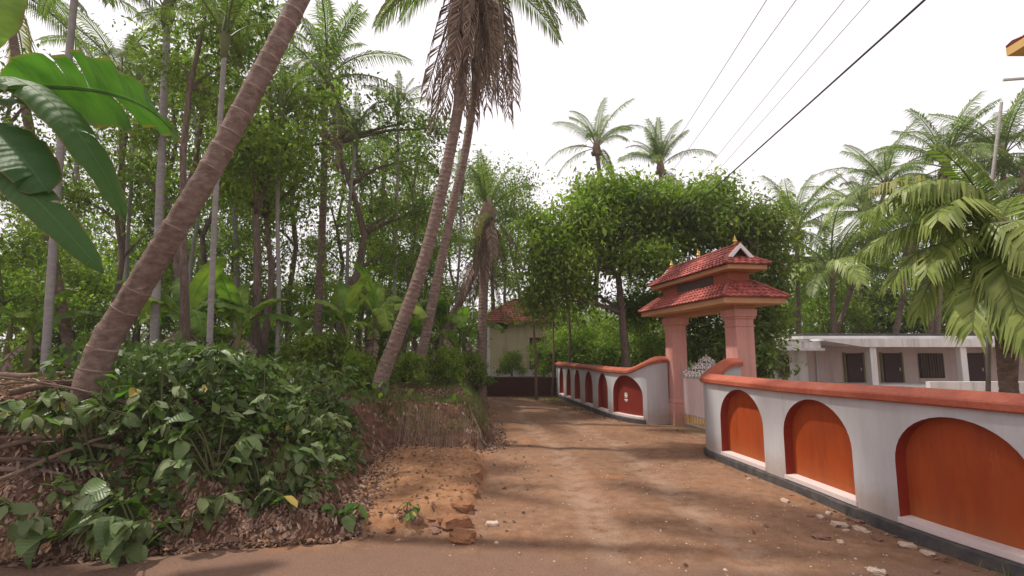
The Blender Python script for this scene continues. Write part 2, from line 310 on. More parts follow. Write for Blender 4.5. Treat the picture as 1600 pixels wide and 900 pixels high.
def vnoise(x, y, seed=0):
    x = np.asarray(x, float); y = np.asarray(y, float)
    ix, iy = np.floor(x), np.floor(y); fx, fy = x - ix, y - iy
    fx = fx * fx * (3 - 2 * fx); fy = fy * fy * (3 - 2 * fy)
    a, b = hash2(ix, iy, seed), hash2(ix + 1, iy, seed); c, d = hash2(ix, iy + 1, seed), hash2(ix + 1, iy + 1, seed)
    return (a * (1 - fx) + b * fx) * (1 - fy) + (c * (1 - fx) + d * fx) * fy - 0.5
def sstep(a, b, x):
    t = np.clip((np.asarray(x, float) - a) / (b - a), 0, 1); return t * t * (3 - 2 * t)

# ------------------------------------------------------------------ terrain
FOOT = [(-60, 2.5), (-12, 5.1), (-8, 5.45), (-5.4, 5.75), (-4, 6.1), (-2.9, 6.35), (-2.15, 6.5), (-2.3, 8.0), (-2.8, 11.0), (-2.5, 11.6), (-1.7, 11.75), (-.7, 11.9),
        (-.42, 12.5), (-.5, 14), (-.9, 18), (-1.5, 22.8), (-2.2, 24.2), (-4, 24.9), (-4, 90), (-400, 90), (-400, 2.5)]
LEDGE = [(-2.0, 6.62), (-1.2, 6.62), (-1.1, 7.1), (-.56, 7.3), (-.5, 8.4), (-.5, 10.3), (-.8, 11.3), (-3.2, 11.9), (-2.6, 7.5)]
def poly_sd(x, y, P):
    x = np.asarray(x, float); y = np.asarray(y, float)
    ins = np.zeros(x.shape, bool); dist = np.full(x.shape, 1e9); n = len(P)
    for i in range(n):
        x1, y1 = P[i]; x2, y2 = P[(i + 1) % n]
        cond = ((y1 > y) != (y2 > y)); xi = (x2 - x1) * (y - y1) / ((y2 - y1) if y2 != y1 else 1e-9) + x1
        ins ^= cond & (x < xi)
        dx, dy = x2 - x1, y2 - y1; t = np.clip(((x - x1) * dx + (y - y1) * dy) / (dx * dx + dy * dy), 0, 1)
        dist = np.minimum(dist, np.hypot(x - (x1 + t * dx), y - (y1 + t * dy)))
    return np.where(ins, dist, -dist)
def track_at(x, y):
    cx = np.interp(y, [3, 8, 12, 17, 22, 25], [1.7, 1.75, 1.75, 1.35, .5, -.6]) + vnoise(y * .35, y * 0, 51) * .5
    o = np.abs(np.abs(x - cx) - .72)
    return np.clip(1 - o / .32, 0, 1) ** .7 * (y < 26) * (y > -5)
def ground_z(x, y):
    x = np.asarray(x, float); y = np.asarray(y, float)
    jag = vnoise(x * 2.2, y * 2.2, 5) * .28 + vnoise(x * 6, y * 6, 6) * .12
    d = poly_sd(x, y, FOOT) + jag
    hb = 0.98 + 0.42 * sstep(-2.6, -4.6, x) * (1 - sstep(8, 15, y)) + 0.22 * sstep(13, 20, y) + .25 * sstep(1.2, 4, d)
    wd = 0.75 + 1.0 * sstep(-1.9, -3.0, x) * (1 - sstep(8.5, 10.5, y))
    tt = np.clip((d + .05) / wd, 0, 1); prof = tt ** 0.8 * (1 - .25 * tt * (1 - tt))
    z = hb * prof + np.where(d > 0, vnoise(x * 1.3, y * 1.3, 1) * .22 + vnoise(x * 5, y * 5, 2) * .11, 0) * np.clip(d * 2, 0, 1)
    le = poly_sd(x, y, LEDGE) + vnoise(x * 4, y * 4, 9) * .06
    z = np.maximum(z, (0.15 + vnoise(x * 2.1, y * 2.1, 61) * .06 + vnoise(x * 9, y * 9, 62) * .02) * sstep(-.06, .16, le))
    far = sstep(25.28, 25.6, y) * 0.62 * (1 - sstep(2.6, 5, x))
    z = np.maximum(z, far)
    road = -.03 * track_at(x, y) + vnoise(x * .6, y * .6, 3) * .035 + vnoise(x * 3, y * 3, 4) * .018 + vnoise(x * 9, y * 9, 8) * .008
    return z + road * (1 - np.clip(d * 2, 0, 1)) + 0.0
def gz(x, y): return float(ground_z(np.array([x]), np.array([y]))[0])
NEARPATH = [(6.9, -2.0), (6.15, 1.0), (5.6, 3.2), (5.13, 4.7), (4.94, 5.36), (4.74, 6.1), (4.6, 7.0), (4.5, 8.0), (4.38, 9.0), (4.25, 10.0), (4.14, 10.8), (4.14, 11.2), (4.30, 11.62), (4.65, 11.95), (5.2, 12.2)]
FARPATH = [(4.72, 15.72), (4.3, 15.62), (3.98, 15.72), (3.62, 16.2), (3.32, 16.98), (3.18, 17.6), (3.02, 18.6), (2.86, 19.8), (2.66, 21.3), (2.46, 22.9), (2.30, 24.2), (2.15, 25.25)]

def axis(segs):
    r = [segs[0][0]]
    for a, b, st in segs:
        while r[-1] + st < b: r.append(r[-1] + st)
        r.append(b)
    return np.array(sorted(set(r)))
def grow(a, b, st, k=1.22):
    r = [a]; s = st
    while abs(r[-1] - a) < abs(b - a): r.append(r[-1] + math.copysign(s, b - a)); s *= k
    return r[1:]
def build_ground():
    xs = np.concatenate([np.array(grow(-7.5, -420, .12, 1.13))[::-1], np.arange(-7.5, 6.2, .085), np.array(grow(6.2, 420, .15, 1.16))])
    ys = np.concatenate([np.array(grow(4.6, -60, .12, 1.25))[::-1], np.arange(4.6, 13.6, .085), np.arange(13.6, 27, .2), np.array(grow(27, 700, .3, 1.14))])
    X, Y = np.meshgrid(xs, ys); Z = ground_z(X, Y)
    nx, ny = len(xs), len(ys)
    co = np.stack([X, Y, Z], -1).reshape(-1, 3)
    ii = (np.arange(ny - 1)[:, None] * nx + np.arange(nx - 1)[None]).reshape(-1)
    F = np.stack([ii, ii + 1, ii + nx + 1, ii + nx], 1)
    cx = co[F].mean(1); x, y = cx[:, 0], cx[:, 1]
    d = poly_sd(x, y, FOOT) + vnoise(x * 2.2, y * 2.2, 5) * .28; le = poly_sd(x, y, LEDGE)
    wy = [p[1] for p in NEARPATH] + [p[1] for p in FARPATH][::-1][::-1]
    P = sorted(NEARPATH + FARPATH, key=lambda p: p[1]); wx = np.interp(y, [p[1] for p in P], [p[0] for p in P])
    cls = np.zeros(len(F), int)
    cls[(x > wx + .12) | (y > 25.3)] = 3
    cls[(le > -.02)] = 2
    cls[d > -.03] = 1
    for k, (nm, mt) in enumerate([('dirt_road', 'road'), ('earth_bank', 'bank'), ('sandy_ledge', 'ledge'), ('yard_ground', 'yard')]):
        f = F[cls == k]; u, inv = np.unique(f, return_inverse=True); inv = inv.reshape(f.shape)
        me = bpy.data.meshes.new(nm); n = len(f)
        me.vertices.add(len(u)); me.vertices.foreach_set('co', co[u].reshape(-1).astype(np.float32))
        me.loops.add(n * 4); me.loops.foreach_set('vertex_index', inv.reshape(-1).astype(np.int32))
        me.polygons.add(n); me.polygons.foreach_set('loop_start', np.arange(0, n * 4, 4, dtype=np.int32)); me.polygons.foreach_set('loop_total', np.full(n, 4, dtype=np.int32))
        me.polygons.foreach_set('use_smooth', np.ones(n, bool)); me.materials.append(M[mt]); me.update(calc_edges=True)
        if k == 0:
            ta = me.attributes.new('track', 'FLOAT', 'POINT'); pa_ = me.attributes.new('packed', 'FLOAT', 'POINT'); xx, yy = co[u][:, 0], co[u][:, 1]; pa_.data.foreach_set('value', (.85 * (1 - sstep(-.25, .3, yy - 6.05 + .35 * sstep(-4.5, -6, xx) + .6 * sstep(-.2, 1.6, xx) + vnoise(xx * 2, yy * 2, 71) * .3))).astype(np.float32)); ta.data.foreach_set('value', track_at(co[u][:, 0], co[u][:, 1]).astype(np.float32))
        tag(link(nm, me), kind='structure')
build_ground()

# ------------------------------------------------------------------ the arched compound walls
class Path:
    def __init__(s, pts, step=.04):
        P = [Vector((*p, 0)) for p in pts]; dense = []
        for i in range(len(P) - 1):
            p0 = P[max(i - 1, 0)]; p1 = P[i]; p2 = P[i + 1]; p3 = P[min(i + 2, len(P) - 1)]
            for k in range(24):
                t = k / 24
                dense.append(0.5 * ((2 * p1) + (p2 - p0) * t + (2 * p0 - 5 * p1 + 4 * p2 - p3) * t * t + (3 * p1 - p0 - 3 * p2 + p3) * t ** 3))
        dense.append(P[-1]); s.p = dense; s.u = [0]
        for a, b in zip(dense, dense[1:]): s.u.append(s.u[-1] + (b - a).length)
        s.len = s.u[-1]; s.ua = np.array(s.u); s.xa = np.array([q.x for q in dense]); s.ya = np.array([q.y for q in dense])
    def at(s, u): return Vector((float(np.interp(u, s.ua, s.xa)), float(np.interp(u, s.ua, s.ya)), 0))
    def nrm(s, u):
        t = (s.at(min(u + .05, s.len)) - s.at(max(u - .05, 0))).normalized()
        return Vector((-t.y, t.x, 0))      # points to the left of travel
    def u_at_y(s, y):
        return float(s.ua[int(np.argmin(np.abs(s.ya - y)))])
def sweep(path, us, prof_fn, flip=False):
    mb = MB(); n = None
    for u in us:
        p, nn = path.at(u), path.nrm(u)
        if flip: nn = -nn
        pr = prof_fn(u); n = len(pr)
        for o, z in pr: q = p + nn * o; mb.v.append((q.x, q.y, z))
    for i in range(len(us) - 1):
        for k in range(n):
            k2 = (k + 1) % n; mb.f.append((i * n + k, i * n + k2, (i + 1) * n + k2, (i + 1) * n + k))
    mb.f.append(tuple(range(n))[::-1]); e = (len(us) - 1) * n; mb.f.append(tuple(e + k for k in range(n)))
    return mb
def arch_wall(root, path, flip, arches, top_fn, mpan, mpl, plinth_rng, spring=.82, atop=1.43, bot=.2, depth=.13, thick=.24):
    P = lambda u, o, z: (lambda q: (q.x, q.y, z))(path.at(u) + path.nrm(u) * (-o if flip else o))
    NA = 20
    segs = []; u = 0.0
    for a, b in arches: segs += [('s', u, a), ('a', a, b)]; u = b
    segs.append(('s', u, path.len))
    mb = MB(); rv = MB(); base = 0.16
    def quad(m, a, b, c, d): m.add([a, b, c, d], [(0, 1, 2, 3)])
    for kind, a, b in segs:
        if kind == 's':
            n = max(1, int((b - a) / .12)); us = np.linspace(a, b, n + 1)
            for k in range(n):
                quad(mb, P(us[k], 0, base - .3), P(us[k + 1], 0, base - .3), P(us[k + 1], 0, top_fn(us[k + 1])), P(us[k], 0, top_fn(us[k])))
        else:
            th = np.linspace(PI, 0, NA + 1); m_ = (a + b) / 2; r = (b - a) / 2
            us = m_ + r * np.cos(th); zs = spring + (atop - spring) * np.sin(th)
            for k in range(NA):
                quad(mb, P(us[k], 0, zs[k]), P(us[k + 1], 0, zs[k + 1]), P(us[k + 1], 0, top_fn(us[k + 1])), P(us[k], 0, top_fn(us[k])))
                quad(mb, P(us[k], 0, base - .3), P(us[k + 1], 0, base - .3), P(us[k + 1], 0, bot), P(us[k], 0, bot))
                quad(rv, P(us[k], 0, zs[k]), P(us[k], -depth, zs[k]), P(us[k + 1], -depth, zs[k + 1]), P(us[k + 1], 0, zs[k + 1]))
            quad(rv, P(a, 0, bot), P(a, -depth, bot), P(a, -depth, spring), P(a, 0, spring))
            quad(rv, P(b, 0, bot), P(b, 0, spring), P(b, -depth, spring), P(b, -depth, bot))
            pm = MB()
            for k in range(NA):
                quad(pm, P(us[k], -depth, bot - .02), P(us[k + 1], -depth, bot - .02), P(us[k + 1], -depth, zs[k + 1]), P(us[k], -depth, zs[k]))
            pm.build('arch_panel', mpan, root)
            sm = MB(); uss = np.linspace(a - .02, b + .02, 13)
            sw = sweep(path, uss, lambda u: [(-depth - .01, bot - .05), (.015, bot - .05), (.015, bot + .012), (-depth - .01, bot + .03)], flip)
            sw.build('sill', M['sill'], root)
    # back, ends
    us = np.linspace(0, path.len, int(path.len / .2) + 2)
    for k in range(len(us) - 1):
        quad(mb, P(us[k + 1], -thick, -.1), P(us[k], -thick, -.1), P(us[k], -thick, top_fn(us[k])), P(us[k + 1], -thick, top_fn(us[k + 1])))
        quad(mb, P(us[k], -thick, top_fn(us[k])), P(us[k], 0, top_fn(us[k])), P(us[k + 1], 0, top_fn(us[k + 1])), P(us[k + 1], -thick, top_fn(us[k + 1])))
    for u_ in (0, path.len):
        quad(mb, P(u_, 0, -.1), P(u_, -thick, -.1), P(u_, -thick, top_fn(u_)), P(u_, 0, top_fn(u_)))
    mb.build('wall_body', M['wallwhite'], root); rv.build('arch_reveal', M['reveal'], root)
    us = np.linspace(0, path.len, int(path.len / .1) + 2)
    def cprof(u):
        z = top_fn(u) - .004
        return [(.055, z), (.075, z + .02), (.075, z + .085), (.06, z + .105), (-thick / 2 + .03, z + .185), (-thick / 2 - .03, z + .185), (-thick - .06, z + .105), (-thick - .075, z + .085), (-thick - .075, z), ]
    sweep(path, us, cprof, flip).build('coping', M['coping'], root)
    us = np.linspace(*plinth_rng, int((plinth_rng[1] - plinth_rng[0]) / .1) + 2)
    pf = lambda u: [(-.02, -.3), (.06, -.3), (.055, .12 + .008 * math.sin(u * 7)), (.03, .138), (-.02, .138)]
    sweep(path, us, pf, flip).build('plinth', mpl, root)

np_ = Path(NEARPATH); fp_ = Path(FARPATH)
wall1 = empty('compound_wall', (0, 0, 0), 'near grey-white compound wall with big orange arched recesses and terracotta coping', 'wall', 'arched compound walls beside the gate')
uy = np_.u_at_y
def near_top(u):
    t = sstep(np_.len - 1.25, np_.len - .15, u); return 1.53 + .32 * float(t) + .06 * float(1 - sstep(5.5, 9, float(np.interp(u, np_.ua, np_.ya))))
arch_wall(wall1, np_, False, [(uy(0.85), uy(2.2)), (uy(2.95), uy(4.3)), (uy(5.08), uy(6.46)), (uy(7.13), uy(8.58)), (uy(9.14), uy(10.5))], near_top, M['panel_orange'], M['plinth'], (0, np_.len - 1.4), atop=1.47, spring=.86, depth=.15)
wall2 = empty('compound_wall', (0, 0, 0), 'far grey-white compound wall with red arches darkened for shade, on the far side of the gate', 'wall', 'arched compound walls beside the gate')
fy = fp_.u_at_y
def far_top(u):
    t = 1 - sstep(.2, 1.5, u); return 1.49 + .36 * float(t)
FA = [(fy(y1), fy(y2)) for y1, y2 in ((15.78, 16.9), (17.45, 18.41), (19.07, 20.1), (20.75, 21.7), (22.3, 23.15), (23.75, 24.6))]
FA[0] = (.82, .82 + 1.45)
arch_wall(wall2, fp_, False, FA, far_top, M['panel_red'], M['plinth_dark'], (.74, fp_.len))
# small white emblem on the first far arch: a round rosette over a pedestal
em = MB(); ue = .82 + .85; pe = fp_.at(ue); ne = fp_.nrm(ue); te = Vector((ne.y, -ne.x, 0))
def ep(a, z, o): q = pe + te * a + ne * (-.13 + o); return (q.x, q.y, z)
cz = .80
for k in range(8):
    th = k * PI / 4; vs = []
    for rr, dt in ((.03, 0), (.065, .33), (.11, 0), (.065, -.33)):
        vs.append(ep(rr * math.cos(th + dt), cz + rr * math.sin(th + dt), .012))
    b = [ep(0, cz, .004)]
    em.add(vs, [(0, 1, 2, 3)])
ring = [ep(.035 * math.cos(t), cz + .035 * math.sin(t), .018) for t in np.linspace(0, 2 * PI, 12, endpoint=False)]; em.add(ring, [tuple(range(12))])
for a, z, hw, hh in ((0, cz - .135, .1, .014), (0, cz - .175, .065, .012)):
    em.add([ep(a - hw, z - hh, .012), ep(a + hw, z - hh, .012), ep(a + hw, z + hh, .012), ep(a - hw, z + hh, .012)], [(0, 1, 2, 3)])
em.build('emblem', M['white'], wall2)

# ------------------------------------------------------------------ the gateway
GA = math.radians(8)
P0 = Vector((5.0, 15.72, 0)); P1 = Vector((5.46, 12.34, 0)); GC = (P0 + P1) / 2
GA = math.atan2(P1.x - P0.x, P0.y - P1.y)
gate = empty('gateway', GC, 'pink pillared gateway with a two-tier red tiled roof and brass finials', 'gateway', rz=GA)
GL = (P1 - P0).length      # local axes: -y towards the near pillar, -x towards the road
def pillar(y):
    mb = MB(); mb.box((0, y, 1.5), (.46, .52, 3.4)); mb.box((0, y, .3), (.56, .62, .7)); mb.box((0, y, .72), (.52, .58, .14), 0, .9)
    o = mb.build('pillar', M['pink'], gate); bevelled(o, .03, 2)
    c = MB(); c.box((0, y, 2.78), (.5, .56, .035)); bevelled(c.build('moulding', M['pink'], o), .008)
    c = MB(); c.box((0, y, 2.97), (.53, .59, .05)); c.box((0, y, 3.09), (.56, .62, .19), 0, 1.06)
    bevelled(c.build('capital', M['pink'], o), .015)
pillar(GL / 2); pillar(-GL / 2)
Y0, Y1 = -GL / 2 - .72, GL / 2 + .78
def frustum_ring(mb, xh0, ya0, yb0, z0, xh1, ya1, yb1, z1):
    A = [(-xh0, ya0, z0), (xh0, ya0, z0), (xh0, yb0, z0), (-xh0, yb0, z0)]; B = [(-xh1, ya1, z1), (xh1, ya1, z1), (xh1, yb1, z1), (-xh1, yb1, z1)]
    mb.add(A + B, [(k, (k + 1) % 4, 4 + (k + 1) % 4, 4 + k) for k in range(4)])
def slab(mb, xh, ya, yb, z0, z1): mb.box((0, (ya + yb) / 2, (z0 + z1) / 2), (2 * xh, yb - ya, z1 - z0))
bm_ = MB(); bm_.box((0, 0, 3.235), (.5, GL + .5, .12)); bm_.build('lintel_beam', M['fascia'], gate)
e1 = MB(); slab(e1, .76, Y0, Y1, 3.27, 3.42); bevelled(e1.build('eave', M['fascia'], gate), .012)
at_ = MB(); slab(at_, .27, Y0 + .62, Y1 - .62, 3.42, 4.2); at_.build('attic', M['attic'], gate)
sb = MB(); sb.box((-.285, -.12, 3.99), (.03, 2.0, .24)); sbo = sb.build('sign_board', M['board'], gate)
e2 = MB(); slab(e2, .5, Y0 + .22, Y1 - .22, 4.10, 4.22); bevelled(e2.build('eave', M['fascia'], gate), .012)
def tiles_on(quad4, rows, cols, name, parent, t=.022, mat=None):
    """overlapping tiles on a sloped quad: a,b along the eave, c,d along the top (a-d, b-c are the slopes)"""
    a, b, c, d = (Vector(q) for q in quad4); n = (b - a).cross(d - a).normalized()
    mb = MB(); mb.add([a, b, c, d], [(0, 1, 2, 3)])
    wd = (b - a).length / cols
    for r in range(rows):
        v0, v1 = r / rows, min(1, (r + 1.12) / rows)
        l0, r0 = a.lerp(d, v0), b.lerp(c, v0); l1, r1 = a.lerp(d, v1), b.lerp(c, v1)
        nc = max(1, round((r0 - l0).length / wd))
        for k in range(nc):
            g = .06 / nc; u0, u1 = k / nc + g / 2, (k + 1) / nc - g / 2; um = (u0 + u1) / 2
            j = random.uniform(-.003, .003)
            lo = [l0.lerp(r0, u) + n * (h + j) for u, h in ((u0, t), (um, t * 2.1), (u1, t))]
            hi = [l1.lerp(r1, u) + n * h for u, h in ((u0, .004), (um, t * 1.1), (u1, .004))]
            dn = [l0.lerp(r0, u) for u in (u0, u1)]
            mb.add(lo + hi + dn, [(0, 1, 4, 3), (1, 2, 5, 4), (6, 7, 2, 1), (6, 1, 0), ])
    return mb.build(name, mat or M['tile'], parent)
def roof_hip(xh0, ya0, yb0, z0, xh1, ya1, yb1, z1, rows, pitch):
    for q in ([(-xh0, yb0, z0), (-xh0, ya0, z0), (-xh1, ya1, z1), (-xh1, yb1, z1)], [(xh0, ya0, z0), (xh0, yb0, z0), (xh1, yb1, z1), (xh1, ya1, z1)],
              [(-xh0, ya0, z0), (xh0, ya0, z0), (xh1, ya1, z1), (-xh1, ya1, z1)], [(xh0, yb0, z0), (-xh0, yb0, z0), (-xh1, yb1, z1), (xh1, yb1, z1)]):
        ln = (Vector(q[1]) - Vector(q[0])).length
        o = tiles_on(q, rows, max(2, round(ln / pitch)), 'roof_tiles', gate); o['kind'] = 'stuff'
    for sx in (-1, 1):
        for (y0_, y1_) in ((ya0, ya1), (yb0, yb1)):
            mb = MB(); mb.tube([(sx * xh0, y0_, z0 + .03), (sx * (xh0 * .5 + xh1 * .5), (y0_ + y1_) / 2, (z0 + z1) / 2 + .035), (sx * xh1, y1_, z1 + .03)], .045, 6); mb.build('hip_ridge', M['tile'], gate)
roof_hip(.82, Y0 - .06, Y1 + .06, 3.415, .27, Y0 + .60, Y1 - .60, 3.86, 5, .17)
# upper roof: two long slopes, hipped skirts at the ends, gablets above them
ya, yb = Y0 + .16, Y1 - .16; z0, zr = 4.215, 4.74; yg0, yg1 = ya + .42, yb - .42; zg = 4.46; xg = .56 * (zr - zg) / (zr - z0)
for s in (-1, 1):
    q = [(s * .56, yb, z0), (s * .56, ya, z0), (s * xg, yg0, zg), (s * xg, yg1, zg)]
    if s > 0: q = [q[1], q[0], q[3], q[2]]
    o = tiles_on(q, 3, round((yb - ya) / .17), 'roof_tiles', gate); o['kind'] = 'stuff'
    q = [(s * xg, yg1 + .07, zg), (s * xg, yg0 - .07, zg), (0, yg0 - .07, zr), (0, yg1 + .07, zr)]
    if s > 0: q = [q[1], q[0], q[3], q[2]]
    o = tiles_on(q, 3, round((yg1 - yg0) / .17), 'roof_tiles', gate); o['kind'] = 'stuff'
for y0_, y1_, s in ((ya, yg0, 1), (yb, yg1, -1)):
    q = [(-.56, y0_, z0), (.56, y0_, z0), (xg, y1_, zg), (-xg, y1_, zg)]
    if s < 0: q = [q[1], q[0], q[3], q[2]]
    o = tiles_on(q, 3, 6, 'roof_tiles', gate); o['kind'] = 'stuff'
    g = MB(); yy = y1_ + .02 * s; g.add([(-xg, yy, zg), (xg, yy, zg), (0, yy, zr - .02)], [(0, 1, 2)]); g.build('gable_recess', M['dark'], gate)
    for sx in (-1, 1):      # white barge boards
        b = MB(); yo = y1_ - .12 * s; A = Vector((sx * (xg + .06), yo, zg - .05)); B = Vector((0, yo, zr + .035)); dn = Vector((-sx * .05, 0, -.09))
        f = Vector((0, .05 * s, 0)); b.add([A, B, B + Vector((0, 0, -.11)), A + dn, A + f, B + f, B + f + Vector((0, 0, -.11)), A + dn + f], [(0, 1, 2, 3), (7, 6, 5, 4), (0, 4, 5, 1), (3, 2, 6, 7), (0, 3, 7, 4)])
        b.build('barge_board', M['white'], gate)
rg = MB(); rg.tube([(0, yg0 - .1, zr + .02), (0, 0, zr + .015), (0, yg1 + .1, zr + .02)], .05, 8); rg.build('ridge_tile', M['tile'], gate)
for sx in (-1, 1):
    for y0_, y1_ in ((ya, yg0), (yb, yg1)): hr = MB(); hr.tube([(sx * .56, y0_, z0 + .03), (sx * xg, y1_, zg + .03)], .04, 6); hr.build('hip_ridge', M['tile'], gate)
for yy in (yg0 + .12, 0.1, yg1 - .1):
    f = MB(); f.lathe([(r_ * .72, z_ * .75) for r_, z_ in [(.075, 0), (.085, .02), (.04, .05), (.035, .07), (.075, .10), (.085, .13), (.06, .165), (.03, .18), (.045, .2), (.05, .22), (.02, .25), (.012, .31), (.002, .36)]], (0, yy, zr + .03), 12)
    f.build('finial', M['gold'], gate, smooth=True)
# the metal gate, two leaves: a pale pink sheet between a scrolled top and yellow feet
mg = empty('metal_gate', GC, 'pale pink metal gate with scrolled top between the two pink pillars', 'gate', rz=GA)
hw = GL / 2 - .27
for s in (-1, 1):
    lf = MB(); y_in, y_out = .02 * s, hw * s
    for y in (y_in + .02 * s, y_out): lf.box((0.05, y, .95), (.045, .045, 1.75))
    for z in (.1, .36, 1.42): lf.box((0.05, (y_in + y_out) / 2, z), (.035, abs(y_out - y_in) - .04, .04))
    n = 22; top = lambda t: 1.5 + .62 * (1 - t) ** .8 if t < 1 else 1.5
    lf.tube([(0.05, y_in + (y_out - y_in) * t, 1.5 + .52 * (1 - t)) for t in np.linspace(0, 1, 9)], .022, 6)
    leaf = lf.build('gate_leaf', M['scroll'], mg)
    pn = MB(); pn.box((0.045, (y_in + y_out) / 2, .89), (.012, abs(y_out - y_in) - .07, 1.02))
    for k in range(1, 4): pn.box((0.035, y_in + (y_out - y_in) * k / 4, .89), (.02, .03, 1.0))
    pn.build('sheet_panel', M['gatepink'], leaf)
    for k in range(9):
        b = MB(); b.box((0.05, y_in + (y_out - y_in) * (k + .5) / 9, .23), (.02, .075, .22)); b.build('slat', M['slatyellow'], leaf)
    scr = MB(); ns = 7
    for k in range(ns):
        t = (k + .5) / ns; yc = y_in + (y_out - y_in) * t; ht = 1.5 + .52 * (1 - t)
        zc0 = 1.46
        while zc0 < ht - .02:
            r = min(.10, (ht - zc0) / 2 + .03)
            pts = [(0.05, yc + r * (1 - a / 9) * math.cos(a + k), zc0 + r + r * (1 - a / 9) * math.sin(a + k)) for a in np.linspace(0, 7, 16)]
            scr.tube(pts, .016, 5); zc0 += 2 * r + .01
        scr.tube([(0.05, yc - s * .1, 1.44), (0.05, yc - s * .1, ht + .12), ], [.014, .006], 5)
    scr.build('scrollwork', M['white'], leaf)

# ------------------------------------------------------------------ houses
def house_right():
    r = empty('flat_roofed_house', (16, 24, 0), 'long low flat-roofed house with a pink veranda and dark doors behind the near wall', 'house')
    P = lambda x, y, z: (x - 16, y - 24, z)
    def bx(mb, x0, x1, y0, y1, z0, z1): mb.box(P((x0 + x1) / 2, (y0 + y1) / 2, (z0 + z1) / 2), (x1 - x0, y1 - y0, z1 - z0))
    m = MB(); bx(m, 13.25, 31, 24, 31, 0, 2.72); m.build('wall', M['pinkwall'], r)
    m = MB(); bx(m, 11.5, 13.246, 23.2, 30.5, 0, 2.2); m.build('annex_wall', M['offwhite'], r)
    m = MB(); bx(m, 11.7, 13.3, 22.2, 23.2, 2.22, 2.6); bx(m, 11.2, 13.35, 22.0, 30.7, 2.205, 2.30); m.build('annex_roof', M['offwhite'], r)
    m = MB(); bx(m, 13.0, 31.3, 23.0, 31.3, 2.72, 2.86); m.build('roof_slab', M['greywhite'], r)
    m = MB(); bx(m, 13.2, 31.2, 23.3, 31.1, 2.86, 2.97); bevelled(m.build('parapet', M['plinth'], r), .02)
    v = MB(); y0, y1 = 21.9, 23.98     # veranda canopy: deep front beam, underside rising to the left end
    A = [P(13.3, y0, 2.62), P(15.0, y0, 2.36), P(19.4, y0, 2.36), P(31, y0, 2.36)]; B = [P(13.3, y0, 2.71), P(15.0, y0, 2.71), P(19.4, y0, 2.71), P(31, y0, 2.71)]
    A2 = [(p[0], p[1] + y1 - y0, p[2]) for p in A]; B2 = [(p[0], p[1] + y1 - y0, p[2]) for p in B]
    v.add(A + B + A2 + B2, [(k, k + 1, 5 + k, 4 + k) for k in range(3)] + [(8 + k, k + 1 if 0 else 9 + k, k + 1, k)[::1] for k in range(3)] + [(4 + k, 5 + k, 13 + k, 12 + k) for k in range(3)] + [(0, 4, 12, 8), (3, 11, 15, 7)])
    v.build('veranda_canopy', M['offwhite'], r)
    for x in (15.4, 19.25, 23, 27):
        m = MB(); bx(m, x - .13, x + .13, 22.0, 22.26, .2, 2.355); m.build('column', M['offwhite'], r)
    m = MB(); bx(m, 13.3, 31, 21.7, 24, 0, .75); m.build('veranda_floor', M['offwhite'], r)
    for x0, x1, zb in ((15.5, 16.2, .75), (17.2, 17.98, .75), (21.0, 21.8, .75)):
        f = MB(); bx(f, x0 - .06, x1 + .06, 23.94, 23.985, zb, 2.08); d = f.build('door', M['dark'], r)
        q = MB(); bx(q, x0, x1, 23.90, 23.935, zb + .02, 2.02); q.build('door_panel', M['dark'], d)
        for xx in (x0 - .09, x1 + .09):
            q = MB(); bx(q, xx - .04, xx + .04, 23.925, 23.995, zb, 2.12); q.build('door_frame', M['bstem'], d)
        q = MB(); q.box(P(x1 - .1, 23.88, 1.35), (.03, .05, .14)); q.build('handle', M['greywhite'], d)
    f = MB(); bx(f, 18.85, 19.98, 23.94, 23.985, .95, 2.08); wn = f.build('window', M['dark'], r)
    for k in range(3):
        q = MB(); bx(q, 18.92 + .35 * k, 19.22 + .35 * k, 23.91, 23.935, 1.0, 2.02); q.build('pane', M['dark'], wn)
    for k in range(9):
        q = MB(); bx(q, 18.93 + .125 * k, 18.945 + .125 * k, 23.88, 23.9, 1.0, 2.02); q.build('bar', M['bstem'], wn)
    pp = MB(); pp.tube([P(14.1, 23.93, .1), P(14.1, 23.93, 2.4)], .035, 8); pp.build('rain_pipe', M['greywhite'], r)
    f = MB(); bx(f, 11.9, 12.42, 23.14, 23.19, 1.0, 2.05); wn = f.build('window', M['greywhite'], r)
    for k in range(2):
        q = MB(); bx(q, 11.93 + .24 * k, 12.15 + .24 * k, 23.10, 23.135, 1.04, 2.0); q.build('pane', M['dark'], wn)
    m = MB(); bx(m, 16.0, 21.5, 19.9, 20.1, 0, 1.02)
    o = link('low_parapet_wall', m.mesh('low_parapet_wall', M['offwhite']), None, loc=(16, 24, 0)); tag(o, 'low whitewashed parapet wall in front of the pink house veranda', 'wall')
house_right()
